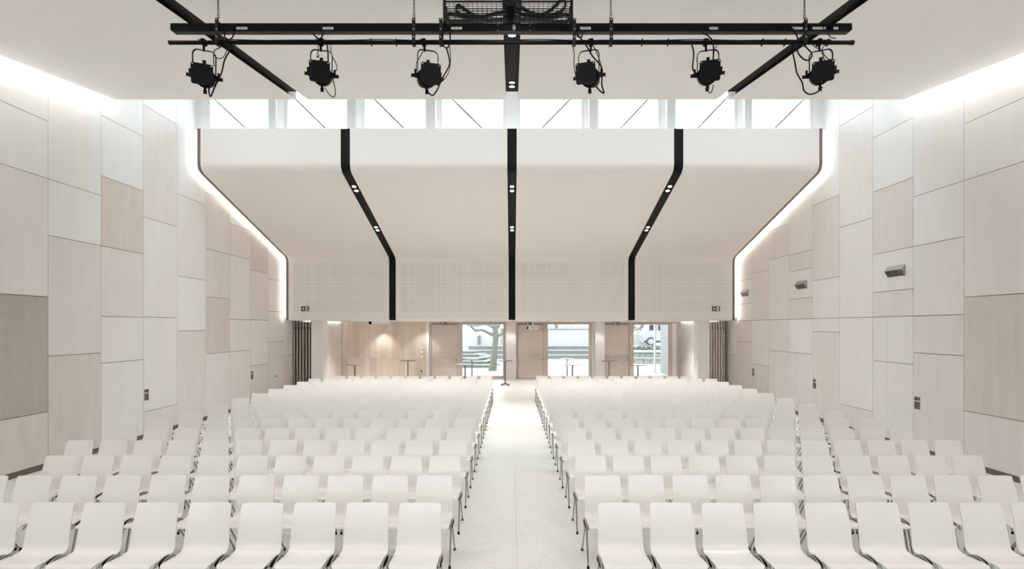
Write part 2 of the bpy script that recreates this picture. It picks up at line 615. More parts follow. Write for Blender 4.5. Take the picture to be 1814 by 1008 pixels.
struct('trim_%d' % trim_no, MB().prism([(YCROSS[0], HC(YCROSS[0]) + REC), (YCROSS[1], HC(YCROSS[1]) + REC),
       (YCROSS[1], HC(YCROSS[1]) + TH), (YCROSS[0], HC(YCROSS[0]) + TH)], SX[0] + SWH, SX[2] - SWH, 'x')
       .box(SX[0] + SWH, SX[2] - SWH, YCROSS[1] - .004, YCROSS[1], HC(YCROSS[1]) + .004, HC(YCROSS[1]) + REC), M['black_strip'],
       'black cross channel between the outer ceiling channels at the top of the picture', 'ceiling channel')
trim_no += 1
# cove led along both ceiling edges
for side, WX, sgn in (('left', WL, -1), ('right', WR, 1)):
    x0 = CL if sgn < 0 else CR
    y0, y1 = YF, D0 - 0.1
    xa, xb = sorted((x0 + sgn * .002, x0 + sgn * .012))
    solo('cove_light', MB().prism([(y0, HC(y0) + .195), (y1, HC(y1) + .195), (y1, HC(y1) + .245), (y0, HC(y0) + .245)], xa, xb, 'x'),
         M['led_cove'], 'warm cove light strip hidden along the %s edge of the ceiling' % side, 'light strip', 'cove light strips')
    # lid over the cove gap
    xa, xb = sorted((x0, WX))
    struct('trim_%d' % trim_no, MB().prism([(YF, HC(YF) + TH), (D0, HC(D0) + TH), (D0, HC(D0) + TH + .03), (YF, HC(YF) + TH + .03)], xa, xb, 'x'),
           M['plaster'], 'white lid closing the light cove on the %s side' % side, 'cove lid')
    trim_no += 1
# upper shaft in front of the high windows
struct('wall_upper', MB().box(WL, WR, D0 - .12, D0 - .02, HC(D0) + TH, ROOF), M['plaster'],
       'white upstand wall above the end of the ceiling', 'wall')
struct('roof', MB().box(WL - .2, WR + .2, YF - .3, D0, ROOF, ROOF + .15).box(WL - .2, WR + .2, DG - .1, DG + .2, ROOF, ROOF + .15), M['plaster'],
       'white roof slab over the hall', 'roof')
rl = thing('window_13', 'long glazed rooflight added out of view above the gap between ceiling and soffit', 'window', (0, D0, ROOF), kind='structure')  # added to bring daylight onto the soffit face and upper walls
for i in range(9):
    xx = WL + .02 + i * (WR - WL - .04) / 8
    wpart('glazing_bar', MB().box(xx - .03, xx + .03, D0, DG - .1, ROOF + .02, ROOF + .12), M['frame_white'], rl)
    if i < 8:
        wpart('pane', MB().box(xx + .03, xx + (WR - WL - .04) / 8 - .03, D0, DG - .1, ROOF + .06, ROOF + .07), M['glass'], rl)

# ------------------------------------------------------------------ high windows (clerestory)
SILL = 7.60
scale = DG / F
gl = [(371, 477, -1), (510, 615.5, -1), (646, 754, -1), (783, 891, -1), (922, 1030, 1), (1060, 1166, 1), (1197, 1301, 1), (1332, 1435, 1)]
names = ['leftmost', 'second', 'third', 'fourth', 'fifth', 'sixth', 'seventh', 'rightmost']
for i, (a, b, s_) in enumerate(gl):
    xa, xb = (a - CX) * scale, (b - CX) * scale
    wn = thing('window_%d' % (i + 2), '%s pane of the high window band above the sloping soffit' % names[i], 'window',
               ((xa + xb) / 2, DG, SILL), kind='structure')
    wpart('pane', MB().box(xa, xb, DG + .02, DG + .03, SILL, 8.85), M['glass'], wn)
    fr = MB().box(xa - .05, xa, DG - .03, DG + .06, SILL, 8.9).box(xb, xb + .05, DG - .03, DG + .06, SILL, 8.9)
    fr.box(xa - .05, xb + .05, DG - .03, DG + .06, 8.85, 8.9).box(xa - .05, xb + .05, DG - .03, DG + .06, SILL - .03, SILL + .01)
    wpart('frame', fr, M['frame_white'], wn)
    # slim tie rod outside
    lines = {0: (384.5, 432.7), 1: (528, 574), 2: (667.7, 713), 3: (805.7, 851.5), 4: (1006, 962), 5: (1144, 1101.6), 6: (1281, 1238), 7: (1420, 1375)}[i]
    p, q = P(lines[0], 180, DG + .2), P(lines[1], 225, DG + .2)
    dv = (q - p)
    wpart('tie_rod', MB().cyl(p - dv * .8, q + dv * .05, .024, n=6), M['rod'], wn)
    if i in (5, 7):
        c0 = P(b - 3, 208, DG - .04)
        wpart('handle', MB().tube(spline([c0 + Vector((0, 0, .14)), c0 + Vector((-.06, 0, .07)), c0 + Vector((-.06, 0, -.05)), c0 + Vector((0, 0, -.12))], 5), .008, 6), M['mullion'], wn)
posts = [(352, 361, 'frame_white'), (361, 370, 'frame_white'), (477, 490, 'mullion'), (493, 506, 'frame_white'), (616, 630, 'mullion'), (632, 643, 'frame_white'),
         (756, 771, 'mullion'), (773, 780, 'frame_white'), (894, 919, 'frame_white'), (1033, 1042, 'frame_white'), (1044, 1057, 'mullion'),
         (1169, 1178, 'frame_white'), (1181, 1194, 'mullion'), (1304, 1314, 'frame_white'), (1318, 1330, 'mullion'), (1437, 1446, 'frame_white'), (1446, 1452, 'frame_white')]
wb = thing('wall_clerestory', 'window band wall of grey and white posts above the soffit', 'wall', (0, DG, SILL), kind='structure')
for (a, b, m) in posts:
    d = DG - .06
    wpart('post', MB().box((a - CX) * scale, (b - CX) * scale, DG - .07, DG + .1, SILL - .04, 9.1), M[m], wb)
for x0, x1 in ((WL, (352 - CX) * scale), ((1452 - CX) * scale, WR)):
    wpart('wall_end', MB().box(x0, x1, DG - .02, DG + .1, SILL - .04, 9.1), M['plaster'], wb)
wpart('head', MB().box(WL, WR, DG - .06, DG + .1, 8.88, 9.1), M['frame_white'], wb)
wpart('sill', MB().box(CL + .09, CR - .09, D1 + .05, DG + .1, SILL - .12, SILL - .03), M['white'], wb)


# ------------------------------------------------------------------ sloping soffit / bulkhead
def arc(c0, c1, c2, r, n=6):
    """round the corner c1 between c0 and c2"""
    a, b, c = Vector(c0), Vector(c1), Vector(c2)
    u, v = (a - b).normalized(), (c - b).normalized()
    ang = math.acos(max(-1, min(1, u.dot(v))))
    t = r / math.tan(ang / 2)
    p, q = b + u * t, b + v * t
    out = []
    for i in range(n + 1):
        s = i / n
        out.append(tuple((1 - s) ** 2 * p + 2 * s * (1 - s) * b + s * s * q))
    return out


C_ = [(D1, 7.57), (D1, 6.50), (D2, 4.95), (D2, 2.72), (YB, 2.74)]


def profile(off=0.0):
    """front line of the soffit, moved into the body by off"""
    c = C_
    if off:
        # shift faces: front faces back in y, sloping face up
        nx = off * 1.04
        c = [(D1 + off, 7.57), (D1 + off, 6.50 + off * .75), (D2 + off, 4.95 + off * .75), (D2 + off, 2.72 + off), (YB, 2.74 + off)]
    return [c[0]] + arc(c[0], c[1], c[2], .26) + arc(c[1], c[2], c[3], .26) + arc(c[2], c[3], c[4], .12) + [c[4]]


def body(off, depth):
    a = profile(off)
    b = [(YB, 2.74 + depth), (D2 + depth, 2.74 + depth), (D2 + depth, 4.95 + depth), (D1 + depth, 6.50 + depth), (D1 + depth, 7.57)]
    return a + b


sof = thing('ceiling_soffit', 'sloping white soffit folding down from the high windows to the low rear ceiling', 'soffit',
            (0, D1, 2.72), kind='structure')
so_x = [(CL + .09, SX[0] - SWH), (SX[0] + SWH, SX[1] - SWH), (SX[1] + SWH, SX[2] - SWH), (SX[2] + SWH, CR - .09)]
pr = profile(0)
in_ = body(0.10, .30)


def strip_faces(line, line2, x0, x1, mi=0, smooth=False):
    mb = MB()
    poly = line + line2[::-1]
    n = len(line)
    v = [(x0, p[0], p[1]) for p in line] + [(x1, p[0], p[1]) for p in line]
    mb.add(v, [(i, i + 1, n + i + 1, n + i) for i in range(n - 1)], mi, smooth)
    v2 = [(x0, p[0], p[1]) for p in line2] + [(x1, p[0], p[1]) for p in line2]
    mb.add(v2, [(i, n + i, n + i + 1, i + 1) for i in range(n - 1)], mi, smooth)
    for x in (x0, x1):
        vv = [(x, p[0], p[1]) for p in line] + [(x, p[0], p[1]) for p in line2]
        mb.add(vv, [(i, i + 1, n + i + 1, n + i) for i in range(n - 1)], mi)
    for i in (0, n - 1):
        vv = [(x0, *line[i]), (x1, *line[i]), (x1, *line2[i]), (x0, *line2[i])]
        mb.add(vv, [(0, 1, 2, 3)], mi)
    return mb


pr2 = profile(.10)
for (x0, x1) in so_x:
    wpart('soffit_panel', strip_faces(pr, pr2, x0, x1, smooth=True), M['soffit'], sof)
    # perforated acoustic field on the lower vertical face
    ga = .17
    wpart('acoustic_panel', MB().box(x0 + ga, x1 - ga, D2 - .006, D2 + .01, P(0, 552, D2).z, P(0, 467, D2).z), M['perforated'], sof)
pr3 = profile(.34)
wpart('soffit_core', strip_faces(pr2, pr3, WL, WR), M['plaster'], sof)
wpart('soffit_top', MB().box(CL + .09, CR - .09, D1 + .1, DG, 7.45, 7.57), M['plaster'], sof)
mid_off = profile(.035)
back_off = profile(.099)
cut = len(profile(0)) - 1
for k, x in enumerate(SX):
    l1, l2 = profile(.016)[:cut], profile(.099)[:cut]
    mb = strip_faces(l1, l2, x - SWH, x + SWH, smooth=False)
    struct('trim_%d' % trim_no, mb, M['black_strip'],
           'black channel folding down the %s of the sloping soffit' % ('left part', 'middle', 'right part')[k], 'soffit channel')
    trim_no += 1
for side, sgn, WX in (('left', -1, WL), ('right', 1, WR)):
    ce = CL if sgn < 0 else CR
    x0, x1 = sorted((ce - sgn * .09, ce))
    l1, l2 = profile(.012)[:cut], profile(.099)[:cut]
    struct('trim_%d' % trim_no, strip_faces(l1, l2, x0, x1), M['brown_edge'],
           'dark brown edge profile along the %s side of the soffit' % side, 'edge profile')
    trim_no += 1
    # led strip on the outer flank of the profile
    a, b = profile(.055)[:cut], profile(.085)[:cut]
    xa, xb = sorted((ce + sgn * .001, ce + sgn * .008))
    solo('edge_light', strip_faces(a, b, xa, xb), M['led'], 'warm light strip between the soffit and the %s wall' % side, 'light strip',
         'soffit edge light strips')

# ------------------------------------------------------------------ downlights in the black channels
def downlight(c, normal, label, group, energy, spot=70, r=.058, aim=None, col=(1.0, 0.965, 0.93)):
    n = Vector(normal).normalized()
    t = thing('downlight', label, 'downlight', c, group=group)
    c = Vector(c)
    mb = MB().cyl(c, c + n * .012, r * 1.35, r * 1.25, 20)
    wpart('trim_ring', mb, M['black'], t)
    wpart('lens', MB().cyl(c + n * .010, c + n * .014, r * .9, n=18), M['lens'], t)
    l = bpy.data.lights.new('downlight_beam', 'SPOT')
    l.energy = energy
    l.color = col
    l.spot_size = math.radians(spot)
    l.spot_blend = 0.6
    l.shadow_soft_size = .06
    o = link('beam', l, t, n * .03)
    d = Vector(aim) if aim else Vector((0, 0, -1))
    o.rotation_euler = d.to_track_quat('-Z', 'Y').to_euler()
    return t


sl = Vector((0, D2 - D1, 4.95 - 6.50)).normalized()
nrm = Vector((0, sl.z, -sl.y))


def soff(py):
    """depth on the sloping face seen at pixel row py"""
    k = (HY - py) / F
    m_ = (4.95 - 6.50) / (D2 - D1)
    d = (6.50 - m_ * D1 - EYE) / (k - m_)
    return d


for k, x in enumerate(SX):
    who = ('left', 'middle', 'right')[k]
    for py, nm in ((331, 'upper pair, upper lamp'), (338.5, 'upper pair, lower lamp'), (403, 'lower pair, upper lamp'), (408.5, 'lower pair, lower lamp')):
        d = soff(py)
        z = EYE + (HY - py) / F * d
        downlight((x, d, z + .018), nrm, 'round lit downlight in the %s soffit channel, %s' % (who, nm), 'downlights in the soffit channels', SPOT_S, col=(1.0, 0.94, 0.895))


def ceil_d(py):
    k = (HY - py) / F
    return (7.11 + REC - .139 * D0 - EYE) / (k - .139)


for py, nm in ((61, 'just under the black lighting beam'), (145, 'upper one near the high windows'), (152, 'lower one near the high windows')):
    d = ceil_d(py)
    downlight((0, d, HC(d) + REC - .002), (0, .139, -1), 'lit downlight in the middle ceiling channel, %s' % nm,
              'downlights in the ceiling channel', SPOT_C)
# unseen lamps added in the channels to brighten the front rows
for k, x in enumerate(SX):
    for d, nm in ((5.55, 'first above the front rows'), (5.32, 'second above the front rows'), (3.1, 'first above the stage edge'), (2.87, 'second above the stage edge')):
        downlight((x, d, HC(d) + REC - .002), (0, .139, -1), 'added unseen downlight in the %s ceiling channel, %s' % (('left', 'middle', 'right')[k], nm),
                  'added downlights over the front rows', SPOT_F, 110, aim=(0, .22, -1), col=(1.0, 0.985, 0.97))

# ------------------------------------------------------------------ rear wall
S = YB / F


def bx(px):
    return (px - CX) * S


def bz(py):
    return EYE + (HY - py) * S


wbk = thing('wall_back', 'rear wall with birch cladding, pinkish doors and glazed openings', 'wall', (0, YB, 0), kind='structure')
CT = 2.76
# birch boards
x = WL + .02
xe = bx(756)
nb = 15
bwid = (xe - x) / nb
tn = 'abcbbaabacbabbc'
for i in range(nb):
    for (z0, z1, sh) in ((0.0, .978, 1), (.982, CT, 0)):
        wpart('board', MB().box(x + i * bwid + .0015, x + (i + 1) * bwid - .0015, YB - .02, YB + .1, z0, z1), M['clad_' + tn[(i + sh * 4) % nb]], wbk)
wpart('white_post', MB().bbox(bx(756) + .002, bx(760.5), YB - .10, YB + .1, 0, CT), M['white'], wbk)
# wooden frame wall around the openings
solid = [(760.5, 764.5), (810.5, 817), (893, 917), (962.5, 969), (1044.8, 1049), (1053, 1071), (1115, 1121), (1186, 1191), (1199, 1207.5)]
for a, b in solid:
    wpart('frame_post', MB().box(bx(a), bx(b), YB, YB + .12, 0, CT), M['frame_wood'], wbk)
for a, b in ((1049, 1053), (1191, 1199)):
    wpart('white_reveal', MB().box(bx(a), bx(b), YB + .03, YB + .12, 0, CT), M['white'], wbk)
wpart('head_rail', MB().box(bx(760.5), bx(1207.5), YB + .01, YB + .12, bz(573.2), CT + .05), M['frame_wood'], wbk)
wpart('sill_rail', MB().box(bx(817), bx(893), YB + .01, YB + .12, 0, bz(668)).box(bx(969), bx(1045), YB + .01, YB + .12, 0, bz(668))
      .box(bx(1121), bx(1186), YB + .01, YB + .12, 0, bz(668)), M['frame_wood'], wbk)
# proud birch piers
for a, b, nm in ((896, 914, 'between the tree window and the middle door'), (1053, 1070, 'between the middle window and the far door')):
    solo('pier', MB().bbox(bx(a), bx(b), YB - .22, YB - .002, 0, CT - .03, .01), M['panel_pale'], 'pale birch pier %s' % nm, 'pier', 'piers of the rear wall', 'structure')
for n_, (a, b) in enumerate(((764.5, 810.5), (917, 962.5), (1071, 1115))):
    nm = ('left', 'middle', 'right')[n_]
    x0, x1 = bx(a), bx(b)
    d = thing('door_%d' % (n_ + 1), 'pinkish birch exit door with a push bar, the %s of the three rear doors' % nm, 'door', ((x0 + x1) / 2, YB, 0), kind='structure')
    zt = bz(574.6)
    leaf = wpart('leaf', MB().box(x0 + .015, x1 - .015, YB + .03, YB + .08, .01, zt - .01), M['door_wood'], d)
    wpart('rebate', MB().box(x0, x1, YB + .075, YB + .115, 0, zt + .04), M['brown_edge'], d)
    zb_ = 1.02
    bar = wpart('push_bar', MB().cyl((x0 + .06, YB - .06, zb_), (x1 - .06, YB - .06, zb_), .022, n=10), M['steel'], d)
    wpart('bracket', MB().box(x0 + .045, x0 + .10, YB - .085, YB + .03, zb_ - .05, zb_ + .09)
          .box(x1 - .10, x1 - .045, YB - .085, YB + .03, zb_ - .05, zb_ + .09), M['steel'], bar)
    wpart('keyhole', MB().cyl((x1 - .07, YB + .03, .92), (x1 - .07, YB + .015, .92), .025), M['charcoal'], d)
for n_, (a, b) in enumerate(((817, 893), (969, 1044.8), (1121, 1186))):
    nm = ('tree', 'terrace steps', 'parked van')[n_]
    x0, x1 = bx(a), bx(b)
    d = thing('window_%d' % (n_ + 10), 'floor to ceiling window looking out on the %s' % nm, 'window', ((x0 + x1) / 2, YB, 0), kind='structure')
    z0, z1 = bz(668), bz(573.2)
    wpart('frame', MB().box(x0, x0 + .05, YB + .02, YB + .11, z0, z1).box(x1 - .05, x1, YB + .02, YB + .11, z0, z1)
          .box(x0, x1, YB + .02, YB + .11, z1 - .05, z1).box(x0, x1, YB + .02, YB + .11, z0, z0 + .05), M['frame_wood'], d)
    wpart('pane', MB().box(x0 + .05, x1 - .05, YB + .06, YB + .07, z0 + .05, z1 - .05), M['glass_tint'], d)

# white pilasters and folded partitions
PZ = 20.0
for nm, a, b in (('left', 551, 572.5), ('right', 1236.5, 1257.5)):
    solo('pilaster', MB().bbox((a - CX) * PZ / F, (b - CX) * PZ / F, PZ, PZ + .5, 0, 2.73, .01), M['white'],
         'smooth white pilaster beside the folded partition at the %s' % nm, 'pilaster', 'white pilasters', 'structure')
for nm, a, b, nleaf, mt, tk in (('left', 518.5, 550.5, 6, 'leaf_grey', .052), ('right', 1258.5, 1282, 5, 'leaf_pale', .066)):
    x0, x1 = (a - CX) * PZ / F, (b - CX) * PZ / F
    t = thing('folding_partition', 'stack of %s folded partition leaves parked at the %s wall' % ('grey' if nm == 'left' else 'pale', nm),
              'partition', ((x0 + x1) / 2, PZ, 0), group='folded partitions')
    pw = (x1 - x0) / nleaf
    for i in range(nleaf):
        xa = x0 + i * pw
        lf = wpart('partition_leaf', MB().bbox(xa + .012, xa + .012 + tk, PZ + .02, PZ + .9, .02, 2.68, .008), M[mt], t)
        wpart('hinge', MB().box(xa + .012 + tk, xa + .03 + tk, PZ + .01, PZ + .04, 2.42, 2.48).box(xa + .012 + tk, xa + .03 + tk, PZ + .01, PZ + .04, .30, .36), M['charcoal'], lf)
        wpart('roller', MB().cyl((xa + .035, PZ + .2, 2.68), (xa + .035, PZ + .2, 2.735), .012), M['charcoal'], lf)
    wpart('gap_shade_sheet', MB().box(x0, x1, PZ + .10, PZ + .12, .02, 2.66), M['dark_gap'], t)  # dark sheet added as painted shade in the gaps between leaves
    if nm == 'right':
        wpart('end_leaf', MB().bbox(x1 + .01, x1 + .05, PZ + .02, PZ + .9, .02, 2.68), M['leaf_pale'], t)
        wpart('end_seal', MB().bbox(x1 + .06, x1 + .12, PZ + .3, PZ + .9, .02, 2.68), M['grey_metal'], t)
struct('trim_%d' % trim_no, MB().box(WL, WR, 20.15, 20.25, 2.728, 2.742), M['charcoal'], 'dark partition track in the low rear ceiling', 'ceiling track')
trim_no += 1

# rear downlights washing the birch wall and piers
for px, yy, e, nm in ((676, 25.3, 15, 'above the birch wall, nearer the folded partition'), (749, 25.3, 12, 'above the light switches'), (905, 25.15, 6, 'in front of the middle pier'), (1061, 25.15, 6, 'in front of the right pier')):
    downlight(((px - CX) * yy / F, yy, 2.735), (0, 0, -1), 'small recessed rear ceiling downlight %s' % nm, 'rear ceiling downlights', e * REAR, 92, .04)
for xx in (-5.0, -2.2, 2.4, 5.2):  # lamps added for general light in the rear zone
    for yy, row in ((20.9, 'front'), (23.4, 'back')):
        if row == 'back' and abs(xx) > 4:
            xo = xx * 1.3
        else:
            xo = xx
        downlight((xo, yy, 2.735), (0, 0, -1), 'added recessed lamp in the low rear ceiling, %s row, %s' % (row, {-5.0: 'outermost on the left', -2.2: 'inner left', 2.4: 'inner right', 5.2: 'outermost on the right'}[xx]),
                  'added lamps in the low rear ceiling', 60 * REAR, 110, .04)

for side, xa, xb in (('left', WL + .02, WL + .07), ('right', WR - .07, WR - .02)):
    solo('ceiling_edge_light', MB().box(xa, xb, 21.1, 25.5, 2.722, 2.735), M['led_rear'], 'light strip where the low rear ceiling meets the %s wall' % side, 'light strip', 'rear light strips')

# ------------------------------------------------------------------ chairs
def chair_shell():
    prof = [(-.222, .418), (-.219, .430), (-.205, .438), (-.16, .440), (-.08, .436), (0.0, .430), (.05, .430), (.085, .438), (.108, .456), (.122, .485),
            (.132, .53), (.146, .60), (.164, .68), (.186, .76), (.208, .835), (.213, .85)]
    wid = [.190, .202, .208, .211, .212, .212, .211, .210, .209, .208, .207, .204, .200, .196, .192, .185]
    n = 9
    top, bot = [], []
    k = len(prof)
    for i, ((y, z), w_) in enumerate(zip(prof, wid)):
        a = prof[max(i - 1, 0)]
        b = prof[min(i + 1, k - 1)]
        ty, tz = b[0] - a[0], b[1] - a[1]
        L = math.hypot(ty, tz)
        ny, nz = -tz / L, ty / L      # towards the sitter
        back = min(1, max(0, (z - .46) / .1))
        rowt, rowb = [], []
        for j in range(n):
            u = -1 + 2 * j / (n - 1)
            dish = (1 - u * u)
            oy = -back * .009 * (u * u)
            oz = -(1 - back) * .010 * dish * (1 if -.2 < y < .09 else 0)
            zz = z + oz
            if i == k - 1 and abs(u) > .9:
                zz -= .003
            yy = y + oy
            rowt.append((u * w_, yy + ny * .005, zz + nz * .005))
            rowb.append((u * w_, yy - ny * .005, zz - nz * .005))
        top.append(rowt)
        bot.append(rowb)
    mb = MB()
    q = [(i * n + j, i * n + j + 1, (i + 1) * n + j + 1, (i + 1) * n + j) for i in range(k - 1) for j in range(n - 1)]
    mb.add([p for r in top for p in r], q, 0, True)
    mb.add([p for r in bot for p in r], [f[::-1] for f in q], 0, True)
    rim_t = top[0] + [r[-1] for r in top[1:-1]] + top[-1][::-1] + [r[0] for r in top[-2:0:-1]]
    rim_b = bot[0] + [r[-1] for r in bot[1:-1]] + bot[-1][::-1] + [r[0] for r in bot[-2:0:-1]]
    m_ = len(rim_t)
    mb.add(rim_t + rim_b, [(i, i + m_, (i + 1) % m_ + m_, (i + 1) % m_) for i in range(m_)], 0, False)
    return mb


LEGP = {}
for s_ in (-1, 1):
    LEGP[(s_, 0)] = ((s_ * .218, -.105, .415), (s_ * .214, -.205, .012))
    LEGP[(s_, 1)] = ((s_ * .218, -.035, .415), (s_ * .216, .255, .012))


def chair_leg(s_, k, foot=True):
    a, b = LEGP[(s_, k)]
    mb = MB().cyl(a, b, .0095, .0085, 8)
    if foot:
        add_foot(mb, b, 1)
    return mb


def add_foot(mb, b, mi=0):
    mb.cyl((b[0], b[1], 0), (b[0], b[1], .03), .014, .013, 8, mi)


def chair_bracket(s_, pad=True):
    x = s_ * .2245
    mb = MB()
    pts = [(x, -.185, .405), (x, -.17, .428), (x + s_ * .002, -.12, .447), (x + s_ * .003, -.06, .455), (x + s_ * .002, -.01, .45), (x, .03, .428), (x, .045, .405)]
    mb.tube(spline(pts, 3), .0085, 6)
    mb.tube(spline([(p[0] - s_ * .013, p[1], p[2] - .012) for p in pts], 2), .007, 6)
    if pad:
        add_pad(mb, s_, 1)
    return mb


def add_pad(mb, s_, mi=0):
    x = s_ * .221
    xa, xb = sorted((x - s_ * .004, x + s_ * .015))
    mb.prism([(-.14, .40), (.02, .40), (.01, .435), (-.05, .445), (-.12, .435)], xa, xb, 'x', mi)


def cross_tube(mb):
    mb.cyl((-.218, -.10, .412), (.218, -.10, .412), .009, n=8)
    mb.cyl((-.218, -.03, .410), (.218, -.03, .410), .009, n=8)
    return mb


shell_me = chair_shell().mesh('seat_shell', M['shell'])
leg_me = {k: chair_leg(*k).mesh('leg', [M['chrome'], M['rubber']]) for k in LEGP}
leg_nf = {k: chair_leg(*k, foot=False).mesh('leg', M['chrome']) for k in LEGP}
foot_me = {}
for k in LEGP:
    mb = MB()
    add_foot(mb, LEGP[k][1])
    foot_me[k] = mb.mesh('foot_cap', M['rubber'])
brk_me = {s_: chair_bracket(s_).mesh('linking_bracket', [M['chrome'], M['rubber']]) for s_ in (-1, 1)}
brk_np = {s_: chair_bracket(s_, False).mesh('linking_bracket', M['chrome']) for s_ in (-1, 1)}
pad_me = {}
for s_ in (-1, 1):
    mb = MB()
    add_pad(mb, s_)
    pad_me[s_] = mb.mesh('bracket_pad', M['rubber'])
tube_me = cross_tube(MB()).mesh('cross_tube', M['chrome'])
# whole chair in one mesh for the far rows
whole = chair_shell()
sub = MB()
for k in LEGP:
    o = MB().cyl(*LEGP[k], .0095, .0085, 6)
    add_foot(o, LEGP[k][1], 1)
    sub.add(o.v, [], 0)
    base = len(sub.v) - len(o.v)
    sub.f += [tuple(i + base for i in f) for f in o.f]
    sub.m += o.m
    sub.sm += o.sm
for s_ in (-1, 1):
    o = chair_bracket(s_)
    base = len(sub.v)
    sub.v += o.v
    sub.f += [tuple(i + base for i in f) for f in o.f]
    sub.m += o.m
    sub.sm += o.sm
base = len(whole.v)
whole.v += sub.v
whole.f += [tuple(i + base for i in f) for f in sub.f]
whole.m += [i + 1 for i in sub.m]
whole.sm += sub.sm
whole_me = whole.mesh('auditorium_chair', [M['shell'], M['chrome'], M['rubber']])

ORD = ['first', 'second', 'third', 'fourth', 'fifth', 'sixth', 'seventh', 'eighth', 'ninth', 'tenth', 'eleventh', 'twelfth', 'thirteenth', 'fourteenth', 'fifteenth']
ROWD0, ROWP = 5.04 - .213, 0.922
COUNT = {1: 9, 2: 11, 3: 11, 15: 11}
far = MB()
for row in range(1, 16):
    yc = ROWD0 + (row - 1) * ROWP
    for side, x0, pit in (('left', -.857, -.4916), ('right', 1.0, .4828)):
        for c in range(COUNT.get(row, 12)):
            x = x0 + c * pit + random.uniform(-.0015, .0015)
            y = yc + random.uniform(-.008, .008)
            rz = random.uniform(-.004, .004)
            if row >= 14:
                base = len(far.v)
                cs, sn = math.cos(rz), math.sin(rz)
                far.v += [(x + p[0] * cs - p[1] * sn, y + p[0] * sn + p[1] * cs, p[2]) for p in whole.v]
                far.f += [tuple(i + base for i in f) for f in whole.f]
                far.m += whole.m
                far.sm += whole.sm
                continue
            where = 'on the aisle' if c == 0 else '%s from the aisle' % ORD[c]
            lab = 'white shell chair %s in the %s row from the stage, %s block' % (where, ORD[row - 1], side)
            grp = 'white chairs in rows'
            detail = row <= 7 or c == 0
            if not detail:
                o = link('auditorium_chair', whole_me, None, (x, y, 0))
                o.rotation_euler = (0, 0, rz)
                tag(o, lab, 'chair', grp)
                continue
            t = thing('auditorium_chair', lab, 'chair', (x, y, 0), rz, grp)
            link('seat_shell', shell_me, t)
            fine = row <= 3
            for k in LEGP:
                lo = link('leg', leg_nf[k] if fine else leg_me[k], t)
                if fine:
                    link('foot_cap', foot_me[k], lo)
            for s_ in (-1, 1):
                bo = link('linking_bracket', brk_np[s_] if fine else brk_me[s_], t)
                if fine:
                    link('bracket_pad', pad_me[s_], bo)
            if fine:
                link('cross_tube', tube_me, t)
solo('distant_chairs', far, [M['shell'], M['chrome'], M['rubber']], 'two rearmost rows of white shell chairs in front of the standing tables', 'chairs', None, 'stuff',
     (0, ROWD0 + 13.5 * ROWP, 0))

# ------------------------------------------------------------------ standing tables
TABLES = [(628.6, 645.2, 'before the birch wall, nearer the partition'), (722.6, 638.6, 'in front of the light switches'),
          (824, 645.2, 'nearer of the two before the tree window'), (836, 635.6, 'farther of the two before the tree window'),
          (894.8, 638.6, 'standing at the end of the aisle'), (1004.5, 635.2, 'farther of the two before the middle window'),
          (1014, 645.6, 'nearer of the two before the middle window'), (1079, 639, 'in front of the right exit door'),
          (1130, 646, 'in front of the van window')]
TH_ = 1.06
tp = MB().cyl((0, 0, TH_ - .022), (0, 0, TH_), .325, .33, 32)
top_me = tp.mesh('table_top', M['table_top'])
post_me = MB().cyl((0, 0, .06), (0, 0, TH_ - .04), .026, n=14).cyl((0, 0, TH_ - .05), (0, 0, TH_ - .022), .05, .14, 14).mesh('post', M['table_metal'])
bm_ = MB().cyl((0, 0, .045), (0, 0, .11), .055, .03, 14)
base_me = bm_.mesh('base_hub', M['table_metal'])
ft = MB()
ft.prism([(.03, .045), (.23, .012), (.25, .012), (.25, .035), (.03, .095)], -.022, .022, 'x')
ft.cyl((0, .235, 0), (0, .235, .014), .02, n=10)
ft_me = ft.mesh('foot', M['table_metal'])
for px, py, nm in TABLES:
    d = (EYE - TH_) * F / (py - HY)
    t = thing('standing_table', 'round grey standing table on one post, %s' % nm, 'table', ((px - CX) * d / F, d, 0), group='standing tables')
    link('table_top', top_me, t)
    link('post', post_me, t)
    link('base_hub', base_me, t)
    for i in range(4):
        f_ = link('foot', ft_me, t)
        f_.rotation_euler = (0, 0, math.pi / 4 + i * math.pi / 2)


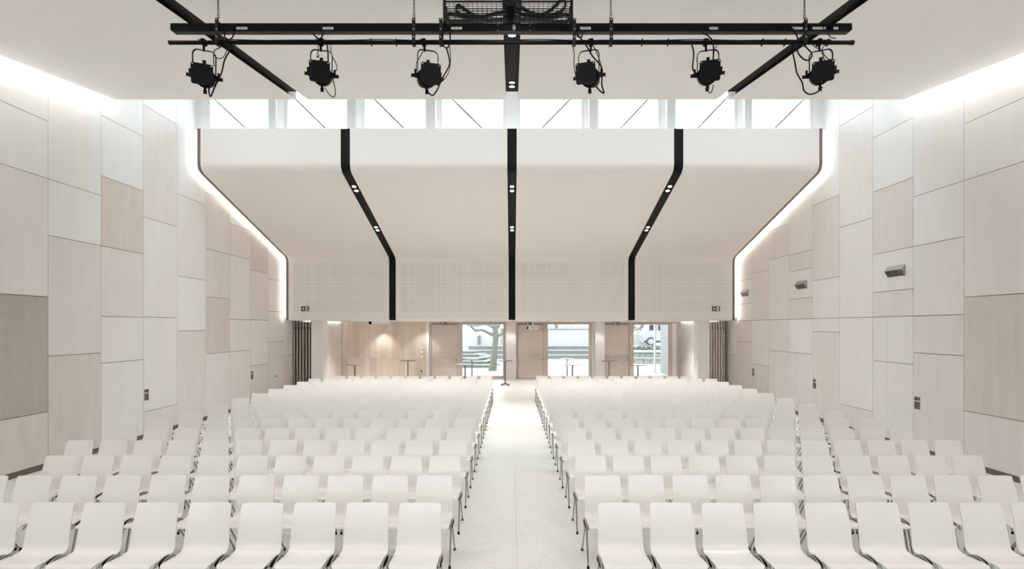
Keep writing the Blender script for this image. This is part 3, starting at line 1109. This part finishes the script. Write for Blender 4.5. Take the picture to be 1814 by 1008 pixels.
# ------------------------------------------------------------------ exit signs
def exit_sign(x, y, z, wd, hg, label, arrow_first=True, hung=False):
    t = thing('exit_sign', label, 'exit sign', (x, y, z), group='emergency exit signs')
    wpart('housing', MB().box(x - wd / 2 - .015, x + wd / 2 + .015, y, y + .03, z - hg / 2 - .015, z + hg / 2 + .015), M['grey_metal'], t)
    if hung:
        wpart('hanger', MB().cyl((x, y + .015, z + hg / 2), (x, y + .015, 2.735), .008), M['grey_metal'], t)
    wpart('face', MB().box(x - wd / 2, x + wd / 2, y - .004, y, z - hg / 2, z + hg / 2), M['sign_dark'], t)
    s_ = 1 if arrow_first else -1
    ax = x - s_ * wd * .25
    u = hg * .30
    arrow = [(ax - u * .3, z + u), (ax + u * .3, z + u), (ax + u * .3, z), (ax + u, z + u * .15), (ax, z - u * 1.1), (ax - u, z + u * .15), (ax - u * .3, z)]
    wpart('down_arrow', MB().prism(arrow[::-1], y - .008, y - .004, 'y'), M['sign_white'], t)
    dx = x + s_ * wd * .20
    dr = wpart('doorway', MB().box(dx - wd * .17, dx + wd * .17, y - .008, y - .004, z - hg * .42, z + hg * .42), M['sign_white'], t)
    h = hg * .42
    fig = MB().cyl((dx + .004, y - .009, z + h * .62), (dx + .004, y - .012, z + h * .62), h * .2, n=10)
    for (a, b, r) in (((.0, .4), (-.12, -.15), .16), ((-.12, -.15), (.32, -.45), .11), ((.32, -.45), (.25, -.85), .09), ((-.12, -.15), (-.3, -.5), .11), ((-.3, -.5), (-.75, -.6), .09),
                      ((.05, .3), (.5, .15), .08), ((-.05, .3), (-.45, .05), .08)):
        fig.tube([(dx + a[0] * h, y - .010, z + a[1] * h), (dx + b[0] * h, y - .010, z + b[1] * h)], r * h, 6)
    wpart('running_figure', fig, M['sign_dark'], dr)


q = P(541, 547, D2)
exit_sign(q.x, D2 - .035, q.z, .255, .155, 'dark exit sign with down arrow on the left end of the soffit')
q = P(1268, 547, D2)
exit_sign(q.x, D2 - .035, q.z, .255, .155, 'dark exit sign with down arrow on the right end of the soffit')
for px, nm in ((786, 'left'), (936.5, 'middle'), (1092, 'right')):
    d = 25.5
    q = P(px, 572.8, d)
    exit_sign(q.x, d, q.z, .26, .125, 'small dark exit sign hanging over the %s rear door' % nm, False, True)

# ------------------------------------------------------------------ rear details
d = 24.0
q = P(943.5, 580.5, d)
t = thing('projector', 'white ceiling mounted projector before the middle rear door', 'projector', q)
wpart('body', MB().bbox(q.x - .19, q.x + .21, q.y - .14, q.y + .14, q.z - .085, q.z + .085, .02), M['white'], t)
wpart('lens', MB().cyl((q.x - .26, q.y, q.z - .01), (q.x - .19, q.y, q.z - .01), .05, n=16), M['black'], t)
wpart('vent_grille', MB().box(q.x - .08, q.x + .14, q.y - .145, q.y - .138, q.z - .05, q.z + .045), M['mullion'], t)
wpart('ceiling_pole', MB().cyl((q.x, q.y, q.z + .08), (q.x, q.y, 2.735), .032).cyl((q.x, q.y, 2.715), (q.x, q.y, 2.737), .07), M['white'], t)
wpart('cable', MB().tube(spline([(q.x + .02, q.y, q.z + .13), (q.x + .17, q.y, q.z + .12), (q.x + .28, q.y, q.z + .05), (q.x + .27, q.y, q.z - .03), (q.x + .21, q.y, q.z - .04)], 6), .014, 6), M['white'], t)
d = 23.0
a, b = P(659, 571, d), P(691, 571, d)
t = thing('screen_housing', 'white roller screen case with black end cap under the rear ceiling', 'screen case', (a.x, d, 2.62))
wpart('case', MB().prism([(d - .06, 2.62), (d + .06, 2.62), (d + .07, 2.735), (d - .07, 2.735)], a.x, b.x, 'x'), M['white'], t)
wpart('end_cap', MB().prism([(d - .066, 2.615), (d + .066, 2.615), (d + .076, 2.733), (d - .076, 2.733)], a.x - .12, a.x, 'x'), M['black'], t)
sw = [(747, 616, 'top'), (747, 623.3, 'middle'), (747, 632, 'lowest')]
for px, py, nm in sw:
    x, z = bx(px), bz(py)
    t = thing('light_switch', 'white switch plate on the birch wall, %s of the column' % nm, 'switch', (x, YB - .02, z), group='white switch plates')
    wpart('plate', MB().bbox(x - .05, x + .05, YB - .032, YB - .021, z - .05, z + .05, .004), M['sign_white'], t)
    wpart('rocker', MB().box(x - .03, x + .03, YB - .038, YB - .032, z - .03, z + .03), M['white'], t)
x, z = bx(746.8), bz(657.6)
t = thing('wall_socket', 'grey wall socket low on the birch wall below the switches', 'socket', (x, YB - .02, z))
wpart('plate', MB().bbox(x - .055, x + .055, YB - .034, YB - .021, z - .055, z + .055, .004), M['grey_metal'], t)
wpart('socket_face', MB().cyl((x, YB - .033, z), (x, YB - .036, z), .035), M['charcoal'], t)
x0, x1, z0, z1 = bx(717), bx(728), bz(618), bz(606)
solo('access_hatch', MB().box(x0, x1, YB - .024, YB - .0205, z0, z1), M['clad_a'], 'flush birch access hatch in the rear cladding', 'hatch')
# small call point on the left wall near the rear
zz = 1.22
t = thing('wall_button', 'small white button box low on the left wall by the rear chairs', 'button', (WL, 18.6, .75))
wpart('box', MB().box(WL + .001, WL + .03, 18.54, 18.66, .72, .86), M['sign_white'], t)
wpart('button', MB().cyl((WL + .03, 18.6, .79), (WL + .04, 18.6, .79), .03), M['charcoal'], t)

# ------------------------------------------------------------------ vents on the right wall
for yc, nm in ((11.30, 'nearest the stage'), (14.97, 'the middle one of three'), (18.60, 'nearest the soffit corner')):
    h0, hm, h1, wv, pr_ = 3.56, 3.69, 3.79, .25, .085
    t = thing('wall_vent', 'wedge shaped louvred vent on the right wall, %s' % nm, 'vent', (WR, yc, h0), group='louvred vents on the right wall')
    hood = MB().prism([(WR - .002, h1), (WR - pr_, hm), (WR - .002, hm - .004)], yc - wv, yc + wv, 'y')
    hood.prism([(WR - .002, h0), (WR - pr_, hm), (WR - .002, h1)], yc - wv - .006, yc - wv, 'y').prism([(WR - .002, h0), (WR - pr_, hm), (WR - .002, h1)], yc + wv, yc + wv + .006, 'y')
    wpart('hood', hood, M['grey_metal'], t)
    wpart('grille_back', MB().prism([(WR - .001, h0 + .002), (WR - .06, hm - .012), (WR - .001, hm - .006)], yc - wv, yc + wv, 'y'), M['dark_gap'], t)
    for i in range(7):
        y = yc - wv + (i + .5) * 2 * wv / 7
        wpart('slat', MB().prism([(WR - .002, h0), (WR - pr_ + .004, hm - .004), (WR - .05, hm - .004)], y - .004, y + .004, 'y'), M['steel'], t)

# ------------------------------------------------------------------ lighting bar
BD = 6.3
u = BD / F
xb0, xb1 = (302 - CX) * u, (1509 - CX) * u
zb0, zb1 = P(0, 56, BD).z, P(0, 41.5, BD).z
beam = thing('lighting_beam', 'long black lighting beam hung on chains below the ceiling', 'lighting beam', (0, BD, zb0))
bs = MB().prism([(xb0, zb1), (xb0, zb0 + .02), (xb0 + .03, zb0), (xb1 - .03, zb0), (xb1, zb0 + .02), (xb1, zb1)], BD - .005, BD + .06, 'y')
wpart('beam', bs, M['black'], beam)
wpart('lower_rail', MB().box(xb0 + .03, xb1 - .03, BD - .007, BD + .062, zb0 - .004, zb0 + .002), M['charcoal'], beam)
zp = P(0, 75.5, BD).z
pipe = wpart('pipe', MB().cyl(((300 - CX) * u, BD, zp), ((1511 - CX) * u, BD, zp), .023, n=14), M['black'], beam)
wpart('end_cap', MB().cyl(((1506 - CX) * u, BD, zp), ((1512 - CX) * u, BD, zp), .027, n=14).cyl(((299.5 - CX) * u, BD, zp), ((302 - CX) * u, BD, zp), .025, n=14), M['rubber'], pipe)
for px in (386.5, 733.5, 781.5, 1017, 1082, 1425):
    x = (px - CX) * u
    br = wpart('bracket', MB().box(x - .02, x + .02, BD - .035, BD - .024, zp - .035, zb1 + .045).box(x - .02, x + .02, BD - .035, BD + .06, zb1 + .003, zb1 + .012)
               .box(x - .02, x + .02, BD - .035, BD + .03, zp - .035, zp - .024), M['charcoal'], beam)
    bo = MB()
    for z in (zb1 + .028, zb0 + .01, zp + .05):
        bo.cyl((x, BD - .035, z), (x, BD - .042, z), .008, n=8)
    wpart('bolt', bo, M['steel'], br)
for px in (386.5, 733.5, 1082, 1425):
    x = (px - CX) * u
    mb = MB()
    z = zb1 + .045
    top = HC(BD) + .02
    i = 0
    mb.cyl((x, BD, zb1 + .01), (x, BD, zb1 + .06), .004, n=6)
    # hook
    mb.tube([(x + .012 * math.cos(a_), BD, zb1 + .085 + .022 * math.sin(a_)) for a_ in [j * math.pi / 6 for j in range(13)]], .004, 6)
    z = zb1 + .105
    while z < top:
        ang = 0 if i % 2 == 0 else math.pi / 2
        ring = [(x + .009 * math.cos(a_) * math.cos(ang), BD + .009 * math.cos(a_) * math.sin(ang), z + .016 + .018 * math.sin(a_)) for a_ in [j * math.pi / 4 for j in range(9)]]
        mb.tube(ring, .0032, 5, caps=False)
        z += .027
        i += 1
    wpart('chain', mb, M['charcoal'], beam)


def text_part(txt, size, loc, parent, m, rot=0):
    cu = bpy.data.curves.new('lettering', 'FONT')
    cu.body = txt
    cu.size = size
    cu.align_x = 'CENTER'
    cu.align_y = 'CENTER'
    cu.materials.append(m)
    o = bpy.data.objects.new('lettering', cu)
    COL.objects.link(o)
    org = Vector((0, 0, 0))
    p = parent
    while p:
        org += p.location
        p = p.parent
    o.parent = parent
    o.location = Vector(loc) - org
    o.rotation_euler = (math.pi / 2, rot, 0)
    return o


for px, wpx, txt in ((429, 19, 'SV08-HP1'), (581.5, 19, 'SV08-HP1'), (809, 19, 'SV08-HP1'), (1037, 19, 'SV08-HP1'), (1264, 15, 'SV08-HP1'),
                     (1412, 18, 'SV08-HP1'), (1450.5, 23, 'DMX-OUT 1'), (1480, 8, 'R1')):
    x, z = (px - CX) * u, P(0, 50.5, BD).z
    hw = wpx * u / 2
    pl = wpart('label_plate', MB().box(x - hw, x + hw, BD - .008, BD - .005, z - .014, z + .014), M['label'], beam)
    text_part(txt, .023, (x, BD - .0088, z), pl, M['black'])
    # outlet box beside the label
    so = wpart('outlet', MB().box(x - hw - .05, x - hw - .012, BD - .03, BD - .005, z - .01, z + .035), M['rubber'], beam)
x, z = (910.5 - CX) * u, P(0, 49.0, BD).z
text_part('SB', .05, (x, BD - .0062, z), beam, M['label'], math.pi / 2)
rv = MB()
for px in (882, 939):
    for py in (45, 54.5):
        q = P(px, py, BD)
        rv.cyl((q.x, BD - .005, q.z), (q.x, BD - .009, q.z), .004, n=6)
for py in (44.5, 54.5):
    q = P(910.5, py, BD)
    rv.cyl((q.x, BD - .005, q.z), (q.x, BD - .009, q.z), .004, n=6)
wpart('rivets', rv, M['steel'], beam)
# thin cable laid along the pipe
pts = []
x = (405 - CX) * u
while x < (1490 - CX) * u:
    pts.append((x, BD - .005, zp + .026 + .006 * math.sin(x * 5.1) * math.sin(x * 1.7 + 1)))
    x += .12
wpart('pipe_cable', MB().tube(spline(pts, 3), .006, 5), M['rubber'], beam)
for px in (658, 702, 1137, 1183, 1350, 1390, 1466):
    x = (px - CX) * u
    wpart('cable_tie', MB().box(x - .005, x + .005, BD - .03, BD + .026, zp - .034, zp + .034), M['rubber'], beam)

# wire basket with the coiled flat cable
x0, x1 = (786 - CX) * u, (1014 - CX) * u
z0, z1 = zb1 + .03, zb1 + .30
ya, yb = BD + .075, BD + .22
bk = thing('cable_basket', 'black wire mesh basket above the middle of the lighting beam', 'basket', ((x0 + x1) / 2, ya, z0))
wm = MB()
r = .0022
n = 27
for yy in (ya, yb):
    for i in range(n + 1):
        xx = x0 + (x1 - x0) * i / n
        wm.box(xx - r, xx + r, yy - r, yy + r, z0, z1)
    for i in range(11):
        zz = z0 + (z1 - z0) * i / 10
        wm.box(x0, x1, yy - r, yy + r, zz - r, zz + r)
for i in range(n + 1):
    xx = x0 + (x1 - x0) * i / n
    wm.box(xx - r, xx + r, ya, yb, z0 - r, z0 + r)
for i in range(5):
    yy = ya + (yb - ya) * i / 4
    wm.box(x0, x1, yy - r, yy + r, z0 - r, z0 + r)
wpart('wire_mesh', wm, M['black'], bk)
for xx in (x0, x1):
    wpart('end_frame', MB().box(xx - .016, xx + .016, ya - .012, ya + .02, z0 - .06, z1 + .02).box(xx - .016, xx + .016, yb - .02, yb + .012, z0, z1 + .02)
          .box(xx - .016, xx + .016, ya, yb, z0 - .01, z0 + .01), M['charcoal'], bk)
wpart('top_rail', MB().box(x0, x1, ya - .008, ya + .008, z1 - .006, z1 + .010), M['charcoal'], bk)
cd = BD + .148
fc = thing('flat_cable', 'looped flat black cable folded in the wire basket', 'cable', (0, cd, z0))


def PX(lst, dd=cd):
    return [P(a, b, dd) for a, b in lst]


for lst in ([(906, 20), (880, 24), (860, 29), (840, 28), (822, 16), (812, 11), (808, 16), (812, 24), (830, 29), (862, 31)],
            [(862, 31), (830, 31), (805, 26), (794, 26), (794, 34), (800, 38), (850, 37), (905, 36), (950, 37), (995, 40), (1006, 37), (1009, 30), (1000, 26), (985, 30), (960, 31), (925, 26), (910, 20)],
            [(912, -2), (925, 14), (945, 25), (965, 25), (985, 10), (996, -2), (1001, 4), (999, 16), (985, 25), (965, 30)]):
    wpart('cable_loop', MB().tube(spline(PX(lst), 5), .02, 8, ribbon=((0, 1, 0), .045, .014)), M['cable_grey'], fc)
wpart('cable_clamp', MB().box(-.06, .02, cd - .07, cd + .05, P(0, 38, cd).z, P(0, 17, cd).z), M['black'], fc)
cn = MB()
for i in range(7):
    xx = -.10 + i * .045
    cn.box(xx, xx + .032, BD + .061, BD + .078, zb1 - .01, zb1 + .035)
wpart('connector_row', cn, M['black'], beam)


# ------------------------------------------------------------------ stage spotlights
def spotlight(px, py, cpx, yaw, pitch, label):
    """px,py body centre; cpx clamp column on the pipe"""
    c = P(px, py, BD)
    cx = (cpx - CX) * u
    t = thing('stage_spotlight', label, 'spotlight', (cx, BD, zp), group='stage spotlights on the lighting beam')
    # clamp on the pipe
    wpart('clamp', MB().box(cx - .022, cx + .022, BD - .034, BD + .034, zp - .03, zp + .034).cyl((cx, BD - .034, zp), (cx - .04, BD - .05, zp + .014), .006, n=6), M['black'], t)
    zy = P(0, 89.5, BD).z
    ycx = c.x
    wpart('stem', MB().cyl((cx, BD, zp - .02), ((cx + ycx) / 2 * .5 + cx * .5, BD, zy - .01), .013, n=10), M['black'], t)
    rot = Matrix.Rotation(yaw, 4, 'Z')
    R = Matrix.Translation(c) @ rot @ Matrix.Rotation(pitch, 4, 'X')
    Ry = Matrix.Translation(c) @ rot
    hw = .118
    top = zy - c.z
    yk = spline([(-hw, 0, -.02), (-hw, 0, top * .5), (-hw, 0, top - .05), (-hw + .03, 0, top - .005), (-.03, 0, top), (.03, 0, top), (hw - .03, 0, top - .005), (hw, 0, top - .05), (hw, 0, top * .5), (hw, 0, -.02)], 4)
    wpart('yoke', MB().tube([Ry @ p for p in yk], .009, 6, ribbon=((0, 1, 0), .016, .005)), M['charcoal'], t)

    def loc(mb):
        o = MB()
        o.f, o.m, o.sm = mb.f, mb.m, mb.sm
        o.v = [tuple(R @ Vector(p)) for p in mb.v]
        return o
    bd = MB().cyl((0, -.20, 0), (0, .02, 0), .098, .098, 20).cyl((0, .02, 0), (0, .14, 0), .115, .115, 16).cyl((0, .14, 0), (0, .34, 0), .10, .085, 16).cyl((0, .34, 0), (0, .36, 0), .06, n=12)
    b = wpart('body', loc(bd), M['black'], t)
    s_ = .112
    k = .014
    sq = [(-s_ + k, -s_), (s_ - k, -s_), (s_, -s_ + k), (s_, s_ - k), (s_ - k, s_), (-s_ + k, s_), (-s_, s_ - k), (-s_, -s_ + k)]
    fr = wpart('gel_frame', loc(MB().prism(sq, -.235, -.215, 'y')), M['black'], t)
    wpart('frame_rivet', loc(MB().cyl((-s_ + .018, -.236, s_ - .018), (-s_ + .018, -.24, s_ - .018), .006, n=6).cyl((s_ - .018, -.236, s_ - .018), (s_ - .018, -.24, s_ - .018), .006, n=6)), M['steel'], fr)
    wpart('lens_rim', loc(MB().cyl((0, -.215, 0), (0, -.19, 0), .108, .108, 20)), M['charcoal'], b)
    for (dx, dz, sl_) in ((0, 1, .06), (0, -1, -.06), (1, 0, 0), (-1, 0, 0)):
        m1 = MB()
        if dz:
            m1.box(-.013, .013, .03, .045, min(dz * .10, dz * .15), max(dz * .10, dz * .15)).box(-.018 + 0, .018, .02, .055, min(dz * .14, dz * .185), max(dz * .14, dz * .185))
        else:
            m1.box(min(dx * .10, dx * .15), max(dx * .10, dx * .15), .03, .045, -.013, .013).box(min(dx * .145, dx * .19), max(dx * .145, dx * .19), .02, .055, -.018, .018)
        wpart('shutter_handle', loc(m1), M['rubber'], t)
    for s2 in (-1, 1):
        wpart('tilt_knob', loc(MB().cyl((s2 * .11, 0, 0), (s2 * .150, 0, 0), .034, .03, 10).cyl((s2 * .148, -.0, -.02), (s2 * .148, 0, .065), .012, n=8)), M['rubber'], t)
    return t, c


nm6 = ['outermost on the left', 'second from the left', 'third from the left', 'third from the right', 'second from the right', 'outermost on the right']
LAMPS = [(362, 136, 361, .42), (569.5, 132, 568, .25), (758, 136, 751, .30), (1043, 135, 1047, -.30), (1254, 131, 1250, -.25), (1454, 131, 1451, -.42)]
SPOTS = {}
for (px, py, cp, yw), nm in zip(LAMPS, nm6):
    SPOTS[nm] = spotlight(px, py, cp, yw, math.radians(16), 'black stage spotlight on a yoke below the lighting beam, %s' % nm)[0]
# hanging cables of the spotlights, traced with their own slack
CABLES = [
    ('outermost on the left', [[(398, 52), (398, 64), (404, 70), (412, 66), (414, 55)], [(404, 70), (407, 88), (398, 106), (392, 130), (380, 155), (373, 171), (370, 160), (372, 152)],
                               [(402, 76), (390, 84), (379, 92), (379, 118)], [(379, 98), (388, 104), (398, 98), (404, 80)]]),
    ('second from the left', [[(554, 58), (560, 66), (568, 68), (573, 58)], [(568, 67), (578, 76), (581, 95), (581, 120)], [(586, 80), (587, 96), (594, 110), (597, 122), (590, 130)], [(575, 155), (585, 169), (592, 171), (594, 160), (589, 138)],
                              [(564, 76), (563, 95), (562, 102), (566, 98)]]),
    ('third from the left', [[(793, 50), (785, 58), (785, 78), (791, 85), (797, 76), (797, 55)], [(791, 85), (796, 105), (795, 118), (783, 140), (774, 160), (766, 169), (757, 162), (754, 156)],
                             [(796, 80), (798, 105), (794, 130), (781, 146), (773, 145)], [(750, 90), (744, 100), (738, 112), (738, 126)]]),
    ('third from the right', [[(1024, 50), (1031, 56), (1030, 66), (1023, 64), (1023, 55)], [(1024, 62), (1038, 80), (1050, 100), (1064, 116), (1067, 128), (1066, 150), (1070, 165), (1062, 160), (1056, 153)],
                              [(1014, 80), (1017, 95), (1017, 120), (1022, 138)], [(1050, 80), (1060, 100), (1066, 122)]]),
    ('second from the right', [[(1246, 52), (1245, 59), (1252, 62), (1262, 72), (1264, 88), (1263, 112)], [(1225, 78), (1229, 95), (1227, 120), (1232, 130)], [(1256, 152), (1255, 162), (1260, 164), (1264, 150)], [(1270, 80), (1265, 92), (1264, 112)]]),
    ('outermost on the right', [[(1404, 50), (1410, 60), (1413, 72), (1404, 85), (1408, 110), (1412, 130), (1421, 146), (1424, 160), (1434, 167), (1448, 163), (1457, 154)], [(1420, 66), (1427, 82), (1438, 95), (1434, 106), (1424, 105), (1414, 94), (1412, 80)],
                                [(1456, 88), (1462, 100), (1474, 110), (1475, 118)], [(1457, 46), (1463, 56), (1472, 66), (1481, 68)], [(1438, 78), (1448, 86)], [(1464, 78), (1456, 88), (1462, 112)]]),
]
for nm, lst in CABLES:
    t = SPOTS[nm]
    for i, l in enumerate(lst):
        dd = BD - .045 if i == 0 else BD - .03
        pts = PX(l, dd)
        wpart('cable', MB().tube(spline(pts, 6), .0085 if i < 2 else .005, 6), M['rubber'], t)

# ------------------------------------------------------------------ courtyard outside
struct('courtyard_ground', MB().box(-25, 30, YB + .12, 80, -.25, -.06), M['paving'], 'pale paved courtyard outside the rear windows', 'ground')
gp = MB()
nn = 28
rg = lambda r_, z_: [(-1.1 + r_ * math.cos(2 * math.pi * i / nn), 31.5 + r_ * math.sin(2 * math.pi * i / nn), z_) for i in range(nn)]
gp.add(rg(.55, -.045) + rg(1.5, -.045) + rg(1.55, -.10) + rg(.55, -.10), [(k_ * nn + i, k_ * nn + (i + 1) % nn, ((k_ + 1) % 4) * nn + (i + 1) % nn, ((k_ + 1) % 4) * nn + i) for k_ in range(4) for i in range(nn)])
solo('tree_bed', gp, M['gravel'], 'grey gravel bed around the courtyard tree', 'gravel bed', None, 'stuff')
# tree
tx, ty = -.97, 31.2
tr = thing('courtyard_tree', 'bare grey tree with low branches seen through the window nearest the aisle', 'tree', (tx, ty, -.06))
tk = [(tx - .16, ty, -.04), (tx - .14, ty, .25), (tx - .06, ty, .9), (tx, ty, 1.5), (tx + .03, ty, 2.0), (tx - .02, ty, 2.5), (tx + .02, ty, 3.2), (tx + .1, ty + .1, 4.3), (tx, ty + .2, 5.5)]
wpart('trunk', MB().tube(spline(tk, 4), [.27 - .1 * min(1, i / 10) - .08 * max(0, (i - 16)) / 17 for i in range(33)], 12), M['bark'], tr)
random.seed(3)
BR = [[(tx, 1.95), (tx - .35, 2.12), (tx - .8, 2.32), (tx - 1.15, 2.28), (tx - 1.45, 2.55), (tx - 1.6, 2.75), (tx - 2.1, 2.9)],
      [(tx, 2.4), (tx - .5, 2.66), (tx - 1.2, 2.58), (tx - 1.6, 2.62), (tx - 2.1, 2.9), (tx - 2.6, 3.1)],
      [(tx + .02, 1.9), (tx + .35, 2.08), (tx + .7, 2.4), (tx + 1.0, 2.9)],
      [(tx + .02, 2.3), (tx + .3, 2.7), (tx + .6, 3.3)],
      [(tx, 2.9), (tx - .5, 3.5), (tx - 1.1, 4.2), (tx - 1.3, 5)],
      [(tx, 3.3), (tx + .6, 4.0), (tx + 1.2, 4.8)]]
for b_ in BR:
    pts = spline([(x, ty + .05 * i, z) for i, (x, z) in enumerate(b_)], 4)
    n_ = len(pts)
    bo = wpart('branch', MB().tube(pts, [.085 * (1 - i / n_) + .012 for i in range(n_)], 7), M['bark'], tr)
    tw = MB()
    for j in range(5):
        p = pts[int(n_ * (.35 + .13 * j)) if int(n_ * (.35 + .13 * j)) < n_ else n_ - 1]
        e = p + Vector((random.uniform(-.6, .3), random.uniform(-.2, .2), random.uniform(-.25, .5)))
        m_ = (p + e) / 2 + Vector((0, 0, random.uniform(-.08, .08)))
        tw.tube(spline([p, m_, e], 3), .012, 5)
    wpart('twigs', tw, M['bark'], bo)
# terrace steps on the left, coming forward
for i in range(5):
    z0, z1 = -.06 + i * .19, -.06 + (i + 1) * .19
    y0 = 33.4 + i * .62
    xr = (871 - i * 8.7 - CX) * y0 / F
    st = thing('terrace_step', 'grey concrete terrace step left of the tree, %s from the bottom' % ORD[i], 'step', (-5, y0, z0), group='left terrace steps')
    wpart('riser', MB().box(-9, xr, y0 + .03, y0 + 3.6 - i * .62, z0, z1 - .05), M['concrete_face'], st)
    wpart('tread', MB().prism([(-9, y0), (xr, y0), (xr + .55, y0 + 3.6 - i * .62), (-9, y0 + 3.6 - i * .62)], z1 - .05, z1, 'z'), M['concrete'], st)
for i in range(3):
    y0 = 42.5 + i * .9
    z0, z1 = -.06 + i * .33, -.06 + (i + 1) * .33
    st = thing('seating_step', 'long grey seating step across the middle window, %s from the bottom' % ORD[i], 'step', (1, y0, z0), group='long seating steps')
    wpart('riser', MB().box(-3.6, 8.2, y0 + .05, y0 + 3 - i * .9, z0, z1 - .06), M['concrete_face'], st)
    wpart('tread', MB().box(-3.6, 8.2, y0, y0 + 3 - i * .9, z1 - .06, z1), M['concrete'], st)
struct('wall_courtyard', MB().box(-16, 9.0, 47.0, 47.4, -.2, 2.3).box(-16, -1.0, 46.6, 47.0, -.2, 4.5), M['render_ext'], 'white rendered wall at the far side of the courtyard', 'wall')
wc = thing('coping_rail', 'low tiled coping along the top of the courtyard wall', 'coping', (3, 47.2, 2.3))
wpart('coping', MB().box(-1, 9, 46.9, 47.5, 2.3, 2.36), M['concrete_face'], wc)
for i in range(32):
    xx = .2 + i * .27
    wpart('tile', MB().box(xx, xx + .16, 46.95, 47.05, 2.40, 2.52), M['concrete_face'], wc)
solo('wall_lamp', MB().box(-2.95, -2.75, 46.45, 46.58, .95, 1.75).box(-2.93, -2.77, 46.4, 46.45, 1.3, 1.6), M['concrete_face'], 'slim grey post lamp on the white wall behind the steps', 'lamp')
# trees and hedge beyond
random.seed(11)


def shrub(name, label, cx, cy, cz, rx, ry, rz_, n, group, trunk=True):
    t = thing(name, label, 'tree' if trunk else 'hedge', (cx, cy, -.06), group=group)
    mb = MB()
    for _ in range(n):
        while True:
            a, b, c = (random.uniform(-1, 1) for _ in range(3))
            if a * a + b * b + c * c <= 1:
                break
        p = Vector((cx + a * rx, cy + b * ry, cz + c * rz_))
        s_ = random.uniform(.07, .15)
        d1 = Vector((random.uniform(-1, 1), random.uniform(-1, 1), random.uniform(-1, 1))).normalized()
        d2 = d1.orthogonal().normalized()
        mb.add([p - d1 * s_, p + d2 * s_ * .5, p + d1 * s_, p - d2 * s_ * .5], [(0, 1, 2, 3)])
    fo = wpart('foliage', mb, M['hedge'], t)
    fo['kind'] = 'stuff'
    if trunk:
        wpart('trunk', MB().cyl((cx, cy, -.06), (cx, cy, cz), .16, .09, 8), M['bark'], t)
    return t


shrub('distant_tree', 'pale leafy tree behind the parked van', 14.6, 57, 3.1, 3.0, 1.5, 1.5, 3200, 'trees beyond the courtyard')
shrub('distant_tree', 'small leafy tree over the white courtyard wall', 1.9, 52, 3.6, .8, .8, .9, 500, 'trees beyond the courtyard')
shrub('distant_tree', 'narrow leafy tree beside the small one over the courtyard wall', 4.3, 52, 3.4, .6, .6, .9, 400, 'trees beyond the courtyard')
shrub('planted_hedge', 'low grey green hedge on the stone wall in front of the van', 10.6, 41.5, .86, 1.3, .4, .2, 900, None, False)
# stone retaining walls by the van
for i, (y0, z0, z1) in enumerate(((37.0, -.06, .30), (38.2, -.06, .66))):
    t = thing('retaining_wall', '%s grey stone retaining wall below the parked van' % ('lower', 'upper')[i], 'stone wall', (11, y0, z0), group='stone retaining walls')
    xx = 8.6
    k_ = 0
    while xx < 13.2:
        ww = random.uniform(.35, .6)
        zz = z0
        while zz < z1 - .05:
            hh = min(.22, z1 - zz)
            wpart('stone', MB().bbox(xx + .01, xx + ww - .01, y0 + random.uniform(0, .05), y0 + .4, zz + .008, zz + hh - .008, .02), M['stone'], t)
            zz += hh
        xx += ww
    wpart('capstone', MB().box(8.5, 13.3, y0 - .05, y0 + .45, z1, z1 + .07), M['concrete'], t)
# raised ground carrying the van
struct('upper_ground', MB().box(8.5, 30, 39, 80, -.06, .72), M['paving'], 'raised pale ground behind the stone walls', 'ground')
# van
vx, vy, vz = (1141 - CX) * 50 / F, 50.0, .72
van = thing('parked_van', 'white van parked beyond the stone walls, seen from its side', 'van', (vx, vy, vz))
prf = [(vx, .35), (vx - .02, 1.1), (vx + .25, 1.55), (vx + .6, 2.15), (vx + 1.1, 2.3), (vx + 4.2, 2.3), (vx + 4.4, 2.0), (vx + 4.4, .35)]
wpart('body', MB().prism([(a_, vz + b_) for a_, b_ in prf], vy, vy + 1.9, 'y'), M['van'], van)
for a_, b_ in ((.5, 1.15), (1.3, 2.2), (2.4, 3.4)):
    wpart('side_window', MB().box(vx + a_, vx + b_, vy - .012, vy + .01, vz + 1.45, vz + 1.95), M['van_glass'], van)
for a_ in (.62, 3.5):
    wh = wpart('wheel', MB().cyl((vx + a_, vy - .06, vz + .42), (vx + a_, vy + .2, vz + .42), .40, n=20), M['tyre'], van)
    wpart('hubcap', MB().cyl((vx + a_, vy - .075, vz + .42), (vx + a_, vy - .06, vz + .42), .26, n=16), M['van'], wh)
wpart('sill_trim', MB().box(vx + .02, vx + 4.38, vy - .02, vy, vz + .3, vz + .5), M['tyre'], van)
# slim post and white outer wall near the right window
q = P(1160, 660, 29.8)
solo('steel_post', MB().cyl((q.x, 29.8, -.06), (q.x, 29.8, 4.2), .06, n=12).cyl((q.x, 29.8, -.06), (q.x, 29.8, -.03), .14, n=12), M['mullion'], 'slim grey steel post standing outside the van window', 'post')
struct('wall_outer', MB().box(8.35, 9.0, YB + .6, 30.2, -.06, 4.2), M['render_grey'], 'pale outer wall return beside the van window', 'wall')
struct('wall_street', MB().box(9.5, 13.6, 53, 53.3, .72, 1.75), M['render_ext'], 'white street wall behind the stone terraces', 'wall')
